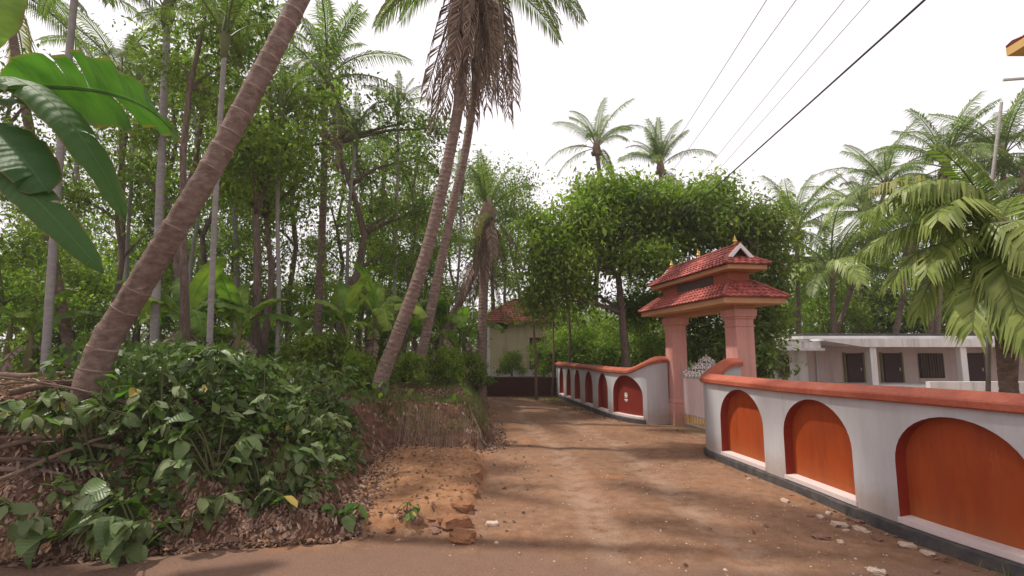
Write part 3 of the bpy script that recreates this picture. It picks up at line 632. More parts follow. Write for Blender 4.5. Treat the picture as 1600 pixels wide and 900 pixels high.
def house_left():
    cx, cy, zb = .65, 34.5, .62
    r = empty('tiled_house', (cx, cy, zb), 'small cream house with a red tiled hip roof at the end of the road', 'house')
    m = MB(); m.box((0.15, 0, 1.9), (4.6, 4.4, 3.0)); m.build('wall', M['cream'], r)
    m = MB(); m.box((0.1, -.1, .2), (4.9, 4.7, .42)); m.build('plinth', M['greywhite'], r)
    m = MB(); m.box((-2.25, -2.45, .85), (.46, .3, 1.7)); m.box((-2.25, -2.45, 2.5), (.36, .22, 1.9)); m.build('porch_pillar', M['white'], r)
    m = MB(); m.box((0, -.1, 3.38), (5.3, 5.3, .1)); m.build('eave', M['attic'], r)
    Q = [(-2.75, -2.75), (2.75, -2.75), (2.75, 2.6), (-2.75, 2.6)]; z0 = 3.42; R0, R1 = (-.55, 0, 4.95), (.45, 0, 4.95)
    for q, n in (([(*Q[0], z0), (*Q[1], z0), R1, R0], 22), ([(*Q[1], z0), (*Q[2], z0), R1, R1], 22), ([(*Q[3], z0), (*Q[0], z0), R0, R0], 22), ([(*Q[2], z0), (*Q[3], z0), R0, R1], 22)):
        o = tiles_on(q, 11, n, 'roof_tiles', r, .03, M['tile_old']); o['kind'] = 'stuff'
    m = MB()
    for (q, R) in zip(Q, (R0, R1, R1, R0)): m.tube([(*q, z0 + .06), (R[0], R[1], R[2] + .05)], .08, 6)
    m.tube([(R0[0], 0, 5.0), (R1[0], 0, 5.0)], .09, 6); m.build('ridge_tile', M['tile'], r)
    m = MB(); m.tube([(.35, -.5, 5.0), (1.5, -1.75, 4.45)], .06, 6); m.build('ridge_flashing', M['white'], r)
    v = MB(); v.box((-1.35, -2.22, 3.14), (.8, .05, .4)); vo = v.build('vent', M['dark'], r)
    for k in range(4):
        q = MB(); q.box((-1.35, -2.26, 3.0 + k * .09), (.78, .02, .05)); q.build('slat', M['bark'], vo)
    d = MB(); d.box((.9, -2.22, 1.4), (.9, .05, 2.0)); d.build('door', M['dark'], r)
house_left()
# low laterite wall across the end of the road, laid in courses
lw = empty('laterite_wall', (0.1, 25.35, 0), 'low dark laterite wall closing the end of the dirt road', 'wall')
lm = MB(); lm.box((.02, .06, .42), (4.1, .3, .9)); lm.build('core', M['laterite'], lw)
bmesh_ = None
for r in range(4):
    for k in range(11):
        x = -1.95 + k * .385 + (.19 if r % 2 else 0)
        if x > 2.05: continue
        if bmesh_ is None:
            q = MB(); q.box((0, 0, 0), (.37, .06, .205)); bmesh_ = q.mesh('block', M['laterite'])
        link('block', bmesh_, lw, loc=(x, -.105 + random.uniform(-.015, .015), .12 + r * .216))
cp = MB(); cp.box((.02, .04, .89), (4.15, .46, .05)); cp.build('coping', M['laterite'], lw)
# neighbour's upper floor whose roof corner reaches into the picture at the upper right
nb = empty('neighbour_house', (9.9, 6.6, 0), 'building whose ochre roof corner pokes in at the upper right edge', 'house')
m = MB(); m.box((3.0, -.6, 3.6), (5.4, 4.2, 7.2)); m.build('wall', M['cream'], nb)
ec = at(1573, 88, 9.2); lx, ly = ec.x - 9.9, ec.y - 6.6
m = MB(); z = ec.z; x1 = 7.5; y0 = -3.6
m.add([(lx, ly, z), (x1, ly, z), (x1, y0, z), (lx, y0, z), (lx, ly, z + .16), (x1, ly, z + .16), (x1, y0, z + .16), (lx, y0, z + .16)], [(0, 1, 2, 3), (7, 6, 5, 4), (0, 4, 5, 1), (1, 5, 6, 2), (2, 6, 7, 3), (3, 7, 4, 0)])
m.build('eave', M['slatyellow'], nb)
mx_, my_ = (lx + x1) / 2, (ly + y0) / 2
for q in ([(lx, y0, z + .17), (lx, ly, z + .17), (mx_, my_, z + 1.7), (mx_, my_, z + 1.7)], [(lx, ly, z + .17), (x1, ly, z + .17), (mx_, my_, z + 1.7), (mx_, my_, z + 1.7)], [(x1, y0, z + .17), (lx, y0, z + .17), (mx_, my_, z + 1.7), (mx_, my_, z + 1.7)]):
    q = [q[1], q[0], q[3], q[2]] if (Vector(q[1]) - Vector(q[0])).cross(Vector(q[3]) - Vector(q[0])).z < 0 else q
    o = tiles_on(q, 8, 20, 'roof_tiles', nb, .03); o['kind'] = 'stuff'
p_ = at(1567, 125, 9.0) - Vector((9.9, 6.6, 0)); m = MB(); m.tube([p_, p_ + Vector((1.6, -.5, -.12))], .03, 6); m.build('pipe', M['greywhite'], nb)

# ------------------------------------------------------------------ overhead wires
def wire(a, b, r, mat, label, n=40, sag=.25):
    a, b = Vector(a), Vector(b); mb = MB()
    d = (b - a); A = a - d * 1.6; B = a + d * 3.2
    pts = []
    for k in range(n + 1):
        t = k / n; p = A.lerp(B, t); p.z -= sag * 4 * t * (1 - t) - sag * .75; pts.append(p)
    mb.tube(pts, r, 5)
    o = mb.build('power_line', mat); return tag(o, label, 'power line', 'overhead wires along the wall')
def atz(px, py, z):
    a = (px - 800) / 800; b = (450 - py) / 800; rz = _s + b * _c; t = (z - CAM_H) / rz
    return Vector((a * t, (_c - b * _s) * t, z))
wire(atz(1197, 0, 8), atz(1060, 215, 8), .007, M['wiregrey'], 'thin grey overhead wire, leftmost of the five', sag=.1)
wire(atz(1243, 0, 8), atz(1066, 245, 8), .007, M['wiregrey'], 'thin grey overhead wire, second from the left of the five', sag=.1)
wire(atz(1318, 0, 7.5), atz(1082, 290, 7.5), .006, M['wiregrey'], 'thin grey overhead wire, middle one of the five', sag=.1)
wire(atz(1358, 0, 7.5), atz(1098, 292, 7.5), .006, M['wiregrey'], 'thin grey overhead wire next to the thick black cable', sag=.1)
wire(atz(1443, 0, 7), atz(1095, 312, 7), .018, M['wire'], 'thick black overhead cable, heaviest of the five wires', sag=.1)

# ------------------------------------------------------------------ palms
def frond_mesh(name, mat, Ln, a0, a1, npair, leaf, wd, rng, hang=0.35, bare=.14, stiff=.6, ragged=0.0):
    """one palm frond growing along +X: curved rachis, drooping leaflets on both sides"""
    n = 12; S = np.linspace(0, 1, n + 1); ang = np.radians(a0 + (a1 - a0) * S ** 1.2)
    X = np.concatenate([[0], np.cumsum(np.cos(ang[:-1]) * Ln / n)]); Z = np.concatenate([[0], np.cumsum(np.sin(ang[:-1]) * Ln / n)])
    sway = rng.uniform(-.06, .06) * Ln; Yc = sway * S ** 2
    mb = MB(); mb.tube([(X[i], Yc[i], Z[i]) for i in range(n + 1)], [.035 * (1 - .85 * s) * Ln / 4 + .006 for s in S], 5)
    for k in range(npair):
        s = bare + (1 - bare) * (k + .5) / npair; a = math.radians(a0 + (a1 - a0) * s ** 1.2)
        p = Vector((np.interp(s, S, X), np.interp(s, S, Yc), np.interp(s, S, Z)))
        t = Vector((math.cos(a), 0, math.sin(a))); up = Vector((-math.sin(a), 0, math.cos(a)))
        ll = leaf * (.45 + .55 * math.sin(PI * min(1, (.08 + s * .85)) ** .75)) * (1 if s < .9 else .8)
        for sd in (-1, 1):
            if ragged and rng.random() < ragged: continue
            l = ll * rng.uniform(.85, 1.12)
            d = (t * (.45 + .5 * s) + Vector((0, sd, 0)) * .85 + up * rng.uniform(0, .25)).normalized()
            h = hang * rng.uniform(.7, 1.4)
            q1 = p + d * l * .45 + Vector((0, 0, -h * .12 * l)); d2 = (d * stiff + Vector((0, 0, -h * 1.3))).normalized(); q2 = q1 + d2 * l * .55
            w_ = (t - d * t.dot(d)).normalized() * wd * .5
            if w_.length < 1e-4: w_ = up * wd * .5
            fold = up * wd * .25
            mb.add([p - w_ * .4, p + w_ * .4, q1 + w_ - fold * 0, q1 - w_, q2 + w_ * .12, q2 - w_ * .12], [(0, 1, 2, 3), (3, 2, 4, 5)])
    return mb.mesh(name, mat)
FR = {}
def frset(key, mat, rng_seed, specs, **k):
    npr, lf_, wd_ = (46, .8, .045) if key == 'dryskirt' else (50, .88, .055)
    rng = np.random.default_rng(rng_seed); FR[key] = [frond_mesh('frond', M[mat], 4.2 * sc, a0, a1, npr, lf_, wd_, rng, **k) for a0, a1, sc in specs]
frset('up', 'frond', 1, [(82, 35, .85), (74, 20, .95), (78, 48, .8)], hang=.35)
frset('mid', 'frond', 2, [(55, -25, 1), (44, -35, 1.05), (60, -5, 1)], hang=.5)
frset('low', 'frond', 3, [(18, -55, 1), (5, -62, 1), (-10, -70, .95)], hang=.7)
frset('pale', 'frond_pale', 4, [(60, -10, 1), (40, -35, 1), (15, -58, 1)], hang=.55)
frset('yellow', 'frond_yellow', 5, [(-5, -75, .95), (-25, -82, .9)], hang=.8)
frset('dry', 'frond_dry', 6, [(-55, -88, .95), (-65, -90, 1.0), (-40, -88, .9)], hang=1.2, stiff=.3, ragged=.15)
frset('dryskirt', 'frond_dry', 7, [(-82, -90, 1.0), (-85, -92, 1.15), (-80, -91, 1.05), (-86, -90, 1.2), (-78, -93, .9)], hang=1.8, stiff=.1, ragged=.3)
def ring_trunk(pts, r0, r1, flare=1.5, ring=.13, n=14, seed=0, fine=True):
    """palm stem with stepped leaf scars"""
    pts = [Vector(p) for p in pts]; Ls = [0]
    for a, b in zip(pts, pts[1:]): Ls.append(Ls[-1] + (b - a).length)
    tot = Ls[-1]; rr = random.Random(seed); P = []; R = []; SC_ = []
    def pos(s):
        for i in range(len(pts) - 1):
            if s <= Ls[i + 1] or i == len(pts) - 2:
                t = (s - Ls[i]) / (Ls[i + 1] - Ls[i]); p0 = pts[max(i - 1, 0)]; p1 = pts[i]; p2 = pts[i + 1]; p3 = pts[min(i + 2, len(pts) - 1)]
                return 0.5 * ((2 * p1) + (p2 - p0) * t + (2 * p0 - 5 * p1 + 4 * p2 - p3) * t * t + (3 * p1 - p0 - 3 * p2 + p3) * t ** 3)
    s = 0.0
    while s < tot:
        r = r0 + (r1 - r0) * (s / tot) ** .7; r *= 1 + (flare - 1) * math.exp(-s / .35)
        st = ring * rr.uniform(.7, 1.35)
        if fine:
            SC_.append((s + .02, r)) if rr.random() < .75 else None
            for ds, k in ((0, 1.02), (.12, 1.03), (.18, .965), (.9, 1.005)):
                if s + ds * st < tot: P.append(pos(s + ds * st)); R.append(r * k * (1 + rr.uniform(-.012, .012)))
        else: P.append(pos(s)); R.append(r)
        s += st
    P.append(pos(tot)); R.append(r1)
    mb = MB(); mb.tube(P, R, n, rough=.02 if fine else 0, seed=seed); mb.scars = SC_; return mb, pos, tot
def crown(root, top, recipe, seed, sc=1.0, nut=0, names='frond', spear=True, rot0=0):
    """recipe: list of (set, count)"""
    rng = random.Random(seed); g = 0
    for key, cnt in recipe:
        for k in range(cnt):
            me = FR[key][rng.randrange(len(FR[key]))]; az = rot0 + g * 2.39996 + rng.uniform(-.25, .25); g += 1
            h = {'up': .28, 'mid': .18, 'pale': .1, 'low': .02, 'yellow': -.05}.get(key, -.12)
            link(names if 'dry' not in key else 'dry_frond', me, root, loc=(top[0] + .1 * math.cos(az), top[1] + .1 * math.sin(az), top[2] + h * sc), rot=(rng.uniform(-.2, .2), 0, az), sc=sc * rng.uniform(.85, 1.1))
    if nut:
        for k in range(nut):
            if 'nut' not in FR:
                m = MB(); m.lathe([(.02, -.13), (.08, -.1), (.115, 0), (.09, .09), (.02, .13)], n=8); FR['nut'] = m.mesh('coconut', M['bstem'], True)
            az = k * 2.4; link('coconut', FR['nut'], root, loc=(top[0] + .26 * math.cos(az), top[1] + .26 * math.sin(az), top[2] - .22 - .1 * (k % 3)))
def palm(label, base, top, mids=(), r0=.17, r1=.11, recipe=(('up', 5), ('mid', 8), ('low', 6), ('yellow', 1), ('dry', 2)), seed=0, sc=1.0, nut=6, group=None, mat='coco', flare=1.5, fine=True, cat='palm tree', name='coconut_palm', ring=.13, top_fiber=True, scars=False, extra=()):
    base = Vector(base); root = empty(name, base, label, cat, group)
    pts = [Vector((0, 0, -.3))] + [Vector(m) - base for m in mids] + [Vector(top) - base]
    mb, pos, tot = ring_trunk(pts, r0, r1, flare, ring, 14 if fine else 8, seed, fine)
    trunk_o = mb.build('trunk', M[mat], root, smooth=True)
    if scars:
        for (s0, r) in mb.scars[1:]:
            if s0 > tot - .3: continue
            q = MB(); q.tube([pos(s0 - .012), pos(s0 + .004), pos(s0 + .02)], [r * 1.02, r * 1.05, r * 1.02], n_ := 14, rough=.012, seed=int(s0 * 99)); link('leaf_scar', q.mesh('leaf_scar', M['scar'], True), trunk_o)
    t = Vector(top) - base
    if top_fiber:
        f = MB(); f.lathe([(r1 * 1.0, -.5), (r1 * 1.7, -.25), (r1 * 2.1, 0), (r1 * 1.5, .3), (r1 * .4, .75)], t, 9); f.build('crown_shaft', M['deadwood'] if mat == 'coco' else M['stem'], root, smooth=True)
    crown(root, t, recipe, seed, sc, nut)
    for key, i, az in extra: link('frond', FR[key][i], root, loc=t + Vector((0, 0, -.75)), rot=(0, 0, math.radians(az)), sc=sc * .8)
    return root
def on(px, y, py=600):
    p = at(px, py, y); p.z = gz(p.x, p.y); return p
# great leaning trunk in the left foreground
b = at(128, 606, 7.3); b.z = gz(b.x, b.y)
palm('great leaning coconut trunk in the left foreground with ringed brown bark', b, at(640, -420, 7.6), [at(160, 545, 7.3), at(195, 485, 7.3), at(262, 375, 7.2), at(330, 262, 7.2), at(398, 135, 7.2), at(472, -10, 7.3), at(548, -180, 7.4)], r0=.205, r1=.105, seed=3, flare=1.35, ring=.3, scars=True,
     recipe=(('up', 4), ('mid', 7), ('low', 6), ('dry', 2)), sc=1.1)
# the twin palms at the middle
t1 = at(736, -85, 13.2)
palm('curved coconut palm on the low bank, its crown trailing a dry brown skirt', on(590, 13.0), t1, [at(598, 585, 13), at(622, 522, 13), at(664, 402, 13), at(700, 252, 13), at(722, 120, 13.1)], r0=.19, r1=.125, seed=8, flare=1.5,
     recipe=(('up', 5), ('dryskirt', 20)), sc=1.0, extra=(('low', 2, 178), ('low', 1, 168), ('low', 0, 190), ('mid', 1, 150), ('low', 2, -6), ('low', 1, 30), ('yellow', 0, 185), ('yellow', 0, -20)))
t2 = at(764, -95, 16.5)
palm('second slimmer coconut trunk close behind the palm with the dry skirt', on(652, 17.0), t2, [at(660, 550, 17), at(681, 448, 17), at(706, 328, 17), at(735, 188, 17)], r0=.18, r1=.12, seed=12,
     recipe=(('up', 5), ('dryskirt', 16)), sc=1.25, extra=(('low', 2, 172), ('low', 2, 3), ('low', 1, 20), ('low', 2, -12), ('yellow', 1, 5)))
palm('upright coconut palm with a dark nut cluster left of the twin trunks', on(492, 20), at(508, 128, 20), [at(500, 430, 20), at(506, 290, 20)], r0=.17, r1=.12, seed=21, recipe=(('up', 6), ('mid', 5), ('low', 5), ('dry', 3)), nut=10)
palm('short coconut palm with long dead fronds hanging beside the tiled house', on(752, 20.5), at(762, 335, 20.5), [at(755, 470, 20.5)], r0=.22, r1=.17, seed=31, recipe=(('up', 5), ('mid', 1), ('yellow', 2), ('dryskirt', 5), ('dry', 4)), sc=.66, nut=0)
palm('leaning coconut trunk behind the banana clump, right of the twin trunks', on(668, 22), at(752, 395, 22), [at(700, 510, 22), at(730, 450, 22)], r0=.2, r1=.15, seed=33, recipe=(('mid', 4), ('dry', 4)), sc=.6, nut=0)
palm('distant coconut palm with spread fronds, left of the two above the broad tree', (4.6, 31, .3), at(932, 232, 31), [at(938, 330, 31)], seed=41, fine=False, recipe=(('up', 4), ('mid', 5), ('low', 4), ('dry', 1)), sc=.85, r0=.17, r1=.13)
palm('distant upright coconut palm, right of the two above the broad tree', (9.3, 32, .3), at(1032, 262, 32), seed=44, fine=False, r0=.17, r1=.13, recipe=(('up', 9), ('mid', 6), ('low', 2)), sc=.8)
palm('coconut palm rising between the broad tree and the flat-roofed house', (16, 29, .1), at(1245, 362, 29), seed=47, fine=False, recipe=(('up', 7), ('pale', 7), ('low', 4)), sc=.95)
palm('low coconut palm with pale arching fronds over the flat roof', (17, 27.5, .1), at(1300, 425, 27.5), seed=49, fine=False, recipe=(('mid', 3), ('pale', 14), ('low', 5)), sc=1.25, nut=0)
palm('tall coconut palm highest above the house on the right', (21.0, 26, .1), at(1478, 262, 26), seed=52, fine=False, recipe=(('up', 6), ('mid', 8), ('low', 5), ('dry', 1)), sc=.95, nut=10)
palm('coconut palm left of the tallest palm behind the house', (17.5, 30, .1), at(1385, 292, 30), seed=55, fine=False, recipe=(('up', 4), ('mid', 7), ('low', 5)), sc=.9)
palm('coconut palm at the right edge behind the yellowing young palm', (23, 24, .1), at(1600, 285, 24), seed=57, fine=False, recipe=(('up', 3), ('mid', 7), ('low', 5)), sc=.95)
palm('bushy coconut palm over the veranda, left of the young palm', (18.5, 26, .1), at(1425, 385, 26), seed=59, fine=False, recipe=(('up', 3), ('mid', 6), ('pale', 4), ('low', 4)), sc=.8)
palm('palm with a fan of fronds in the wood at the far upper left', on(120, 16), at(5, -25, 15), seed=61, fine=False, recipe=(('up', 3), ('mid', 6), ('low', 5), ('yellow', 2)), sc=.9)
palm('palm arching a frond across the bright gap at the upper left', on(190, 22), at(190, 120, 22), seed=63, fine=False, recipe=(('up', 2), ('mid', 6), ('low', 6)), sc=.95)
palm('coconut palm deep in the wood left of the upright palm', on(372, 27), at(365, 215, 27), seed=65, fine=False, recipe=(('up', 4), ('mid', 5), ('low', 5), ('dryskirt', 6)), sc=1.0)
palm('coconut palm between upright palm and twin trunks, its fronds pale', on(590, 28), at(600, 255, 28), seed=66, fine=False, recipe=(('up', 3), ('pale', 4), ('mid', 3), ('low', 4)), sc=.85)

# slim areca stems
def areca(label, base, top, r, recipe, seed, sc=.5, mids=()):
    if not mids:
        rr = random.Random(seed); B, T_ = Vector(base), Vector(top); mids = [B.lerp(T_, t) + Vector((rr.uniform(-.28, .28), rr.uniform(-.2, .2), 0)) for t in (.3, .65)]
    return palm(label, base, top, mids, r0=r, r1=r * .8, recipe=recipe, seed=seed, sc=sc, nut=0, mat='areca', flare=1.15, fine=True, name='areca_palm', ring=.3)
areca('grey areca stem standing left of the great leaning trunk', on(70, 12), at(122, -60, 12), .095, (('up', 3), ('mid', 5), ('low', 3)), 71, .6, [at(82, 400, 12), at(100, 170, 12)])
areca('thin pale areca stem just right of the great leaning trunk', on(326, 10.5), at(352, 60, 10.5), .062, (('up', 3), ('mid', 5)), 73, .5, [at(336, 330, 10.5)])
areca('whitish areca stem partly hidden behind the great leaning trunk', on(240, 13), at(262, 20, 13), .11, (('up', 3), ('mid', 5)), 75, .55, [at(246, 400, 13)])
areca('brown areca stem in the wood between upright palm and thin stem', on(366, 20), at(372, 90, 20), .12, (('up', 3), ('mid', 6)), 76, .7)
for k, (px, y, tx, ty_, lab) in enumerate([(205, 18, 215, 130, 'slim areca palm between the left areca stem and the leaning trunk'), (432, 15.5, 440, 175, 'slim areca palm between the feathery tree and the upright palm'), (548, 19, 556, 215, 'slim areca palm left of the dark forked tree'), (612, 21, 622, 170, 'slim areca palm just left of the twin trunks'), (310, 18, 300, 150, 'slim areca palm crossing behind the thin pale stem'), (105, 20, 118, 160, 'slim areca palm just right of the left areca stem'), (715, 24, 722, 290, 'slim areca palm left of the short palm')]):
    areca(lab, on(px, y), at(tx, ty_, y), .07, (('up', 3), ('mid', 4), ('pale', 2)), 160 + k, .45)
# young broad-leafleted palm over the near wall, right edge
FRY = []
rngy = np.random.default_rng(77)
for mat, a0, a1 in (('frond_pale', 55, -40), ('frond_pale', 35, -55), ('frond_pale', 15, -70), ('frond_yellow', 60, -30), ('frond', 70, 10), ('frond_pale', -10, -80), ('frond', 25, -45)):
    FRY.append(frond_mesh('frond', M[mat], 2.35, a0, a1, 34, .92, .06, rngy, hang=.85, bare=.1, stiff=.6))
yb_ = Vector((8.75, 9.2, 0)); yt = at(1556, 395, 9.2)
yp = empty('young_palm', yb_, 'young palm with broad yellow-green fronds leaning over the near wall at the right edge', 'palm tree')
mb, _, _ = ring_trunk([(0, 0, -.2), ((yt - yb_) * .5), yt - yb_], .15, .12, 1.2, .16, 14, 5); mb.build('trunk', M['coco'], yp, smooth=True)
f = MB(); f.lathe([(.12, -.4), (.17, -.1), (.15, .3), (.05, .8)], yt - yb_, 9); f.build('crown_shaft', M['stem'], yp, smooth=True)
ty = yt - yb_
for k, (i, az, dz, s_, rx) in enumerate([(3, 175, .55, .95, .1), (0, 190, .45, 1.0, -.2), (1, 205, .4, .95, .2), (0, 155, .45, .9, .1), (2, 240, .3, .95, 0), (5, 262, .15, 1.05, 0), (2, 282, .25, 1.0, .1), (5, 225, .1, .9, .1), (5, 300, .1, 1.0, 0),
        (1, 320, .4, 1, .1), (0, 20, .45, 1, 0), (6, 60, .4, 1, 0), (4, 110, .5, .9, 0), (6, 140, .4, .9, 0), (4, 200, .6, .8, 0), (2, 195, .15, .85, .1), (5, 180, .05, .85, 0), (6, 345, .3, 1, 0), (5, 245, -.1, .85, 0), (5, 275, -.1, .8, 0), (5, 235, -.25, 1.0, 0), (5, 255, -.2, .95, .15), (5, 215, -.2, .9, -.1), (2, 250, .15, 1.05, .1), (5, 228, -.4, .8, .1), (0, 183, .3, 1.0, .15), (1, 168, .2, .95, -.1), (2, 178, .1, .9, 0)]):
    link('frond', FRY[i], yp, loc=(ty.x + .1 * math.cos(math.radians(az)), ty.y + .1 * math.sin(math.radians(az)), ty.z + dz), rot=(rx, 0, math.radians(az)), sc=s_)
ds = MB(); q0, q1 = at(1530, 600, 11), at(1565, 160, 11); q0.z = -.1
ds.tube([q0 - q0, (at(1546, 320, 11) - q0), q1 - q0 + Vector((0, 0, 0))], [.045, .04, .03], 8)
tag(ds.build('bare_trunk', M['areca'], None, smooth=True, loc=q0), 'bare grey stick-like dead trunk rising above the palms at the right', 'tree')

# ------------------------------------------------------------------ bananas
def banana_leaf(name, mat, Ln, W, a0, a1, rng, torn=.3, roll=.0, vdrop=.35):
    n = 22; S = np.linspace(0, 1, n + 1); ang = np.radians(a0 + (a1 - a0) * S ** 1.25)
    X = np.concatenate([[0], np.cumsum(np.cos(ang[:-1]) * Ln / n)]); Z = np.concatenate([[0], np.cumsum(np.sin(ang[:-1]) * Ln / n)])
    v = []; f = []; uv = []
    rib = MB(); rib.tube([(X[i], 0, Z[i] - .012) for i in range(n + 1)], [.028 * (1 - .9 * s) + .004 for s in S], 5)
    pet = .12
    def wid(s):
        t = (s - pet) / (1 - pet)
        if t <= 0: return 0.0
        return W * min(1, t * 5) ** .6 * (1 - max(0, (t - .45) / .55) ** 2.6) ** .6 if t < 1 else .01
    for sd in (-1, 1):
        strip = 0; extra = rng.uniform(-.1, .25); new = True; i0 = next(i for i in range(n + 1) if S[i] > pet)
        for i in range(i0, n):
            tear = rng.random() < torn
            if i == i0 or tear: extra = rng.uniform(-.1, .2 + torn * 1.4)
            row = []
            for j, s in ((0, S[i]), (1, S[i + 1])):
                ii = i + j; a = ang[ii]; up = Vector((-math.sin(a), 0, math.cos(a))); p = Vector((X[ii], 0, Z[ii])); hw = wid(s)
                if hw < .012: hw = .012
                sl = Vector((math.cos(a), 0, math.sin(a))) * hw * .25
                dr = vdrop + extra; wob = .035 * math.sin(s * 40 + sd) * W / .35
                for u, fr in enumerate((0, .35, .72, 1)):
                    lift = .16 * math.sin(fr * PI * .55) - dr * fr ** 1.7 * .6
                    q = p + Vector((0, sd, 0)) * hw * fr * (1 - .12 * dr * fr) + up * (hw * lift + wob * fr) + Vector((0, 0, -1)) * hw * max(0, extra) * fr * fr * .5 + sl * fr
                    row.append((q.x, q.y, q.z, s, fr * sd))
            g = .0
            b = len(v)
            for r in row: v.append(r[:3]); uv.append(r[3:])
            for u in range(3):
                f.append((b + u, b + u + 1, b + 4 + u + 1, b + 4 + u) if sd > 0 else (b + 4 + u, b + 4 + u + 1, b + u + 1, b + u))
    nv = len(v); me = bpy.data.meshes.new(name); v2 = v + rib.v; f2 = f + [tuple(k + nv for k in q) for q in rib.f]
    me.from_pydata(v2, [], f2); me.materials.append(mat); me.polygons.foreach_set('use_smooth', [True] * len(me.polygons))
    ul = me.uv_layers.new(name='UVMap'); arr = np.zeros((len(me.loops), 2), np.float32)
    li = np.zeros(len(me.loops), np.int32); me.loops.foreach_get('vertex_index', li); uva = np.array(uv + [(0, 0)] * len(rib.v), np.float32); arr = uva[li]
    ul.data.foreach_set('uv', arr.reshape(-1)); me.update(); return me
rb = np.random.default_rng(5)
BL = [banana_leaf('banana_leaf', M['banana'], 2.0, .27, a0, a1, rb, torn) for a0, a1, torn in ((80, 20, .05), (70, -20, .2), (60, -45, .35), (45, -60, .45), (65, -10, .1), (30, -80, .55))]
BDRY = banana_leaf('banana_leaf', M['frond_dry'], 1.5, .2, -40, -95, rb, .7)
def banana(label, base, h, seed, sc=1.0, nleaf=8, ndry=2, group='banana plants on the bank', rings=(0, 5)):
    rng = random.Random(seed); base = Vector(base); root = empty('banana_plant', base, label, 'banana plant', group)
    mb = MB(); lean = Vector((rng.uniform(-.15, .15), rng.uniform(-.15, .15), 0))
    mb.tube([Vector((0, 0, -.1)), lean * .4 + Vector((0, 0, h * .5)), lean + Vector((0, 0, h))], [.13 * sc, .11 * sc, .065 * sc], 10); mb.build('pseudostem', M['bstem'], root, smooth=True)
    for k in range(nleaf):
        az = k * 2.3999 + rng.uniform(-.3, .3) + seed
        link('leaf', BL[rng.randrange(6)], root, loc=lean + Vector((.03 * math.cos(az), .03 * math.sin(az), h - .12 + .1 * rng.random())), rot=(rng.uniform(-.35, .35), 0, az), sc=sc * rng.uniform(.8, 1.15))
    for k in range(ndry):
        az = k * 2.7 + seed * 1.7
        link('dry_leaf', BDRY, root, loc=lean + Vector((.05 * math.cos(az), .05 * math.sin(az), h - .25)), rot=(0, 0, az), sc=sc)
    return root
# the near banana at the upper left: its plant stands just outside the frame, its leaves reach in
nbp = Vector((-6.9, 5.95, gz(-6.9, 5.95)))
rn = np.random.default_rng(9)
nbr = empty('banana_plant', nbp, 'banana plant at the left edge with huge glossy leaves reaching into the upper left', 'banana plant', 'banana plants on the bank')
top = at(-110, 175, 5.95) - nbp; top.x = 0.25; top.y = 0
mb = MB(); mb.tube([(0, 0, -.15), (.05, 0, top.z * .5), top], [.17, .14, .085], 12); mb.build('pseudostem', M['bstem'], nbr, smooth=True)
def aim_leaf(pa, pb, W, curv, torn, roll, mat='banana', vd=.3):
    """a leaf whose midrib starts at pa, bends through curv degrees and ends at pb"""
    d = pb - pa; az = math.atan2(d.y, d.x); el = math.degrees(math.atan2(d.z, math.hypot(d.x, d.y)))
    rel_ = np.radians(-curv * np.linspace(0, 1, 23)[:-1] ** 1.25); cx_, cz_ = np.cos(rel_).sum() / 22, np.sin(rel_).sum() / 22
    a0 = el - math.degrees(math.atan2(cz_, cx_)); Ln = d.length / math.hypot(cx_, cz_)
    me = banana_leaf('banana_leaf', M[mat], Ln, W, a0, a0 - curv, rn, torn, vdrop=vd)
    o = link('leaf', me, nbr, loc=pa - nbp)
    o.rotation_euler = (Matrix.Rotation(az, 3, 'Z') @ Matrix.Rotation(roll, 3, Vector((math.cos(math.radians(el)), 0, math.sin(math.radians(el)))))).to_euler()
    return o
tp = nbp + top
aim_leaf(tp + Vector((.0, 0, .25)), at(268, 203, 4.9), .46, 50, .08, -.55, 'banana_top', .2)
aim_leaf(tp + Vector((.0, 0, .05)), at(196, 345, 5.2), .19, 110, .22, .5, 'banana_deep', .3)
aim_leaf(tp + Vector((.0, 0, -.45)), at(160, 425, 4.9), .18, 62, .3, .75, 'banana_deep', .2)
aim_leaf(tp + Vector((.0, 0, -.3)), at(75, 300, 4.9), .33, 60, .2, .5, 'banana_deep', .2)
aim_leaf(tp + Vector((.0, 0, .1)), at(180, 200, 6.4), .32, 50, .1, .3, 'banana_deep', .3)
aim_leaf(tp + Vector((0, 0, .3)), at(-350, 120, 6.6), .36, 80, .1, .1, 'banana')
aim_leaf(tp + Vector((0, 0, .3)), at(20, -90, 6.9), .34, 60, .1, .1, 'banana')
for i, (px, y, h, sc, lab) in enumerate([
        (285, 13.5, 1.9, .95, 'banana plant behind the thin pale areca stem'), (360, 15, 1.7, .9, 'banana plant with a ragged yellow-edged leaf, right of the thin pale stem'),
        (245, 17, 1.6, .9, 'small banana plant behind the great leaning trunk'), (545, 15.5, 1.6, .85, 'banana plant with one bright arching leaf left of the curved palm'),
        (580, 17, 2.1, 1.0, 'tall banana plant in the clump left of the curved palm'), (622, 19, 2.0, .95, 'banana plant between the twin coconut trunks and the clump'),
        (690, 19.5, 1.9, 1.0, 'banana plant right of the twin coconut trunks'), (515, 21, 1.8, .95, 'banana plant at the foot of the upright palm'),
        (725, 22, 1.8, .9, 'banana plant nearest the short palm with dead fronds'), (40, 15, 1.5, .95, 'banana plant low at the left edge behind the areca stem'),
        (130, 19, 1.7, 1.0, 'banana plant right of the left areca stem'), (5, 20, 2.0, 1.0, 'banana plant far back at the left edge'), (430, 24, 1.8, .95, 'banana plant far back left of the upright palm'), (650, 25, 2.0, 1.0, 'banana plant far back behind the twin trunks')]):
    banana(lab, on(px, y), h, i + 1, sc)

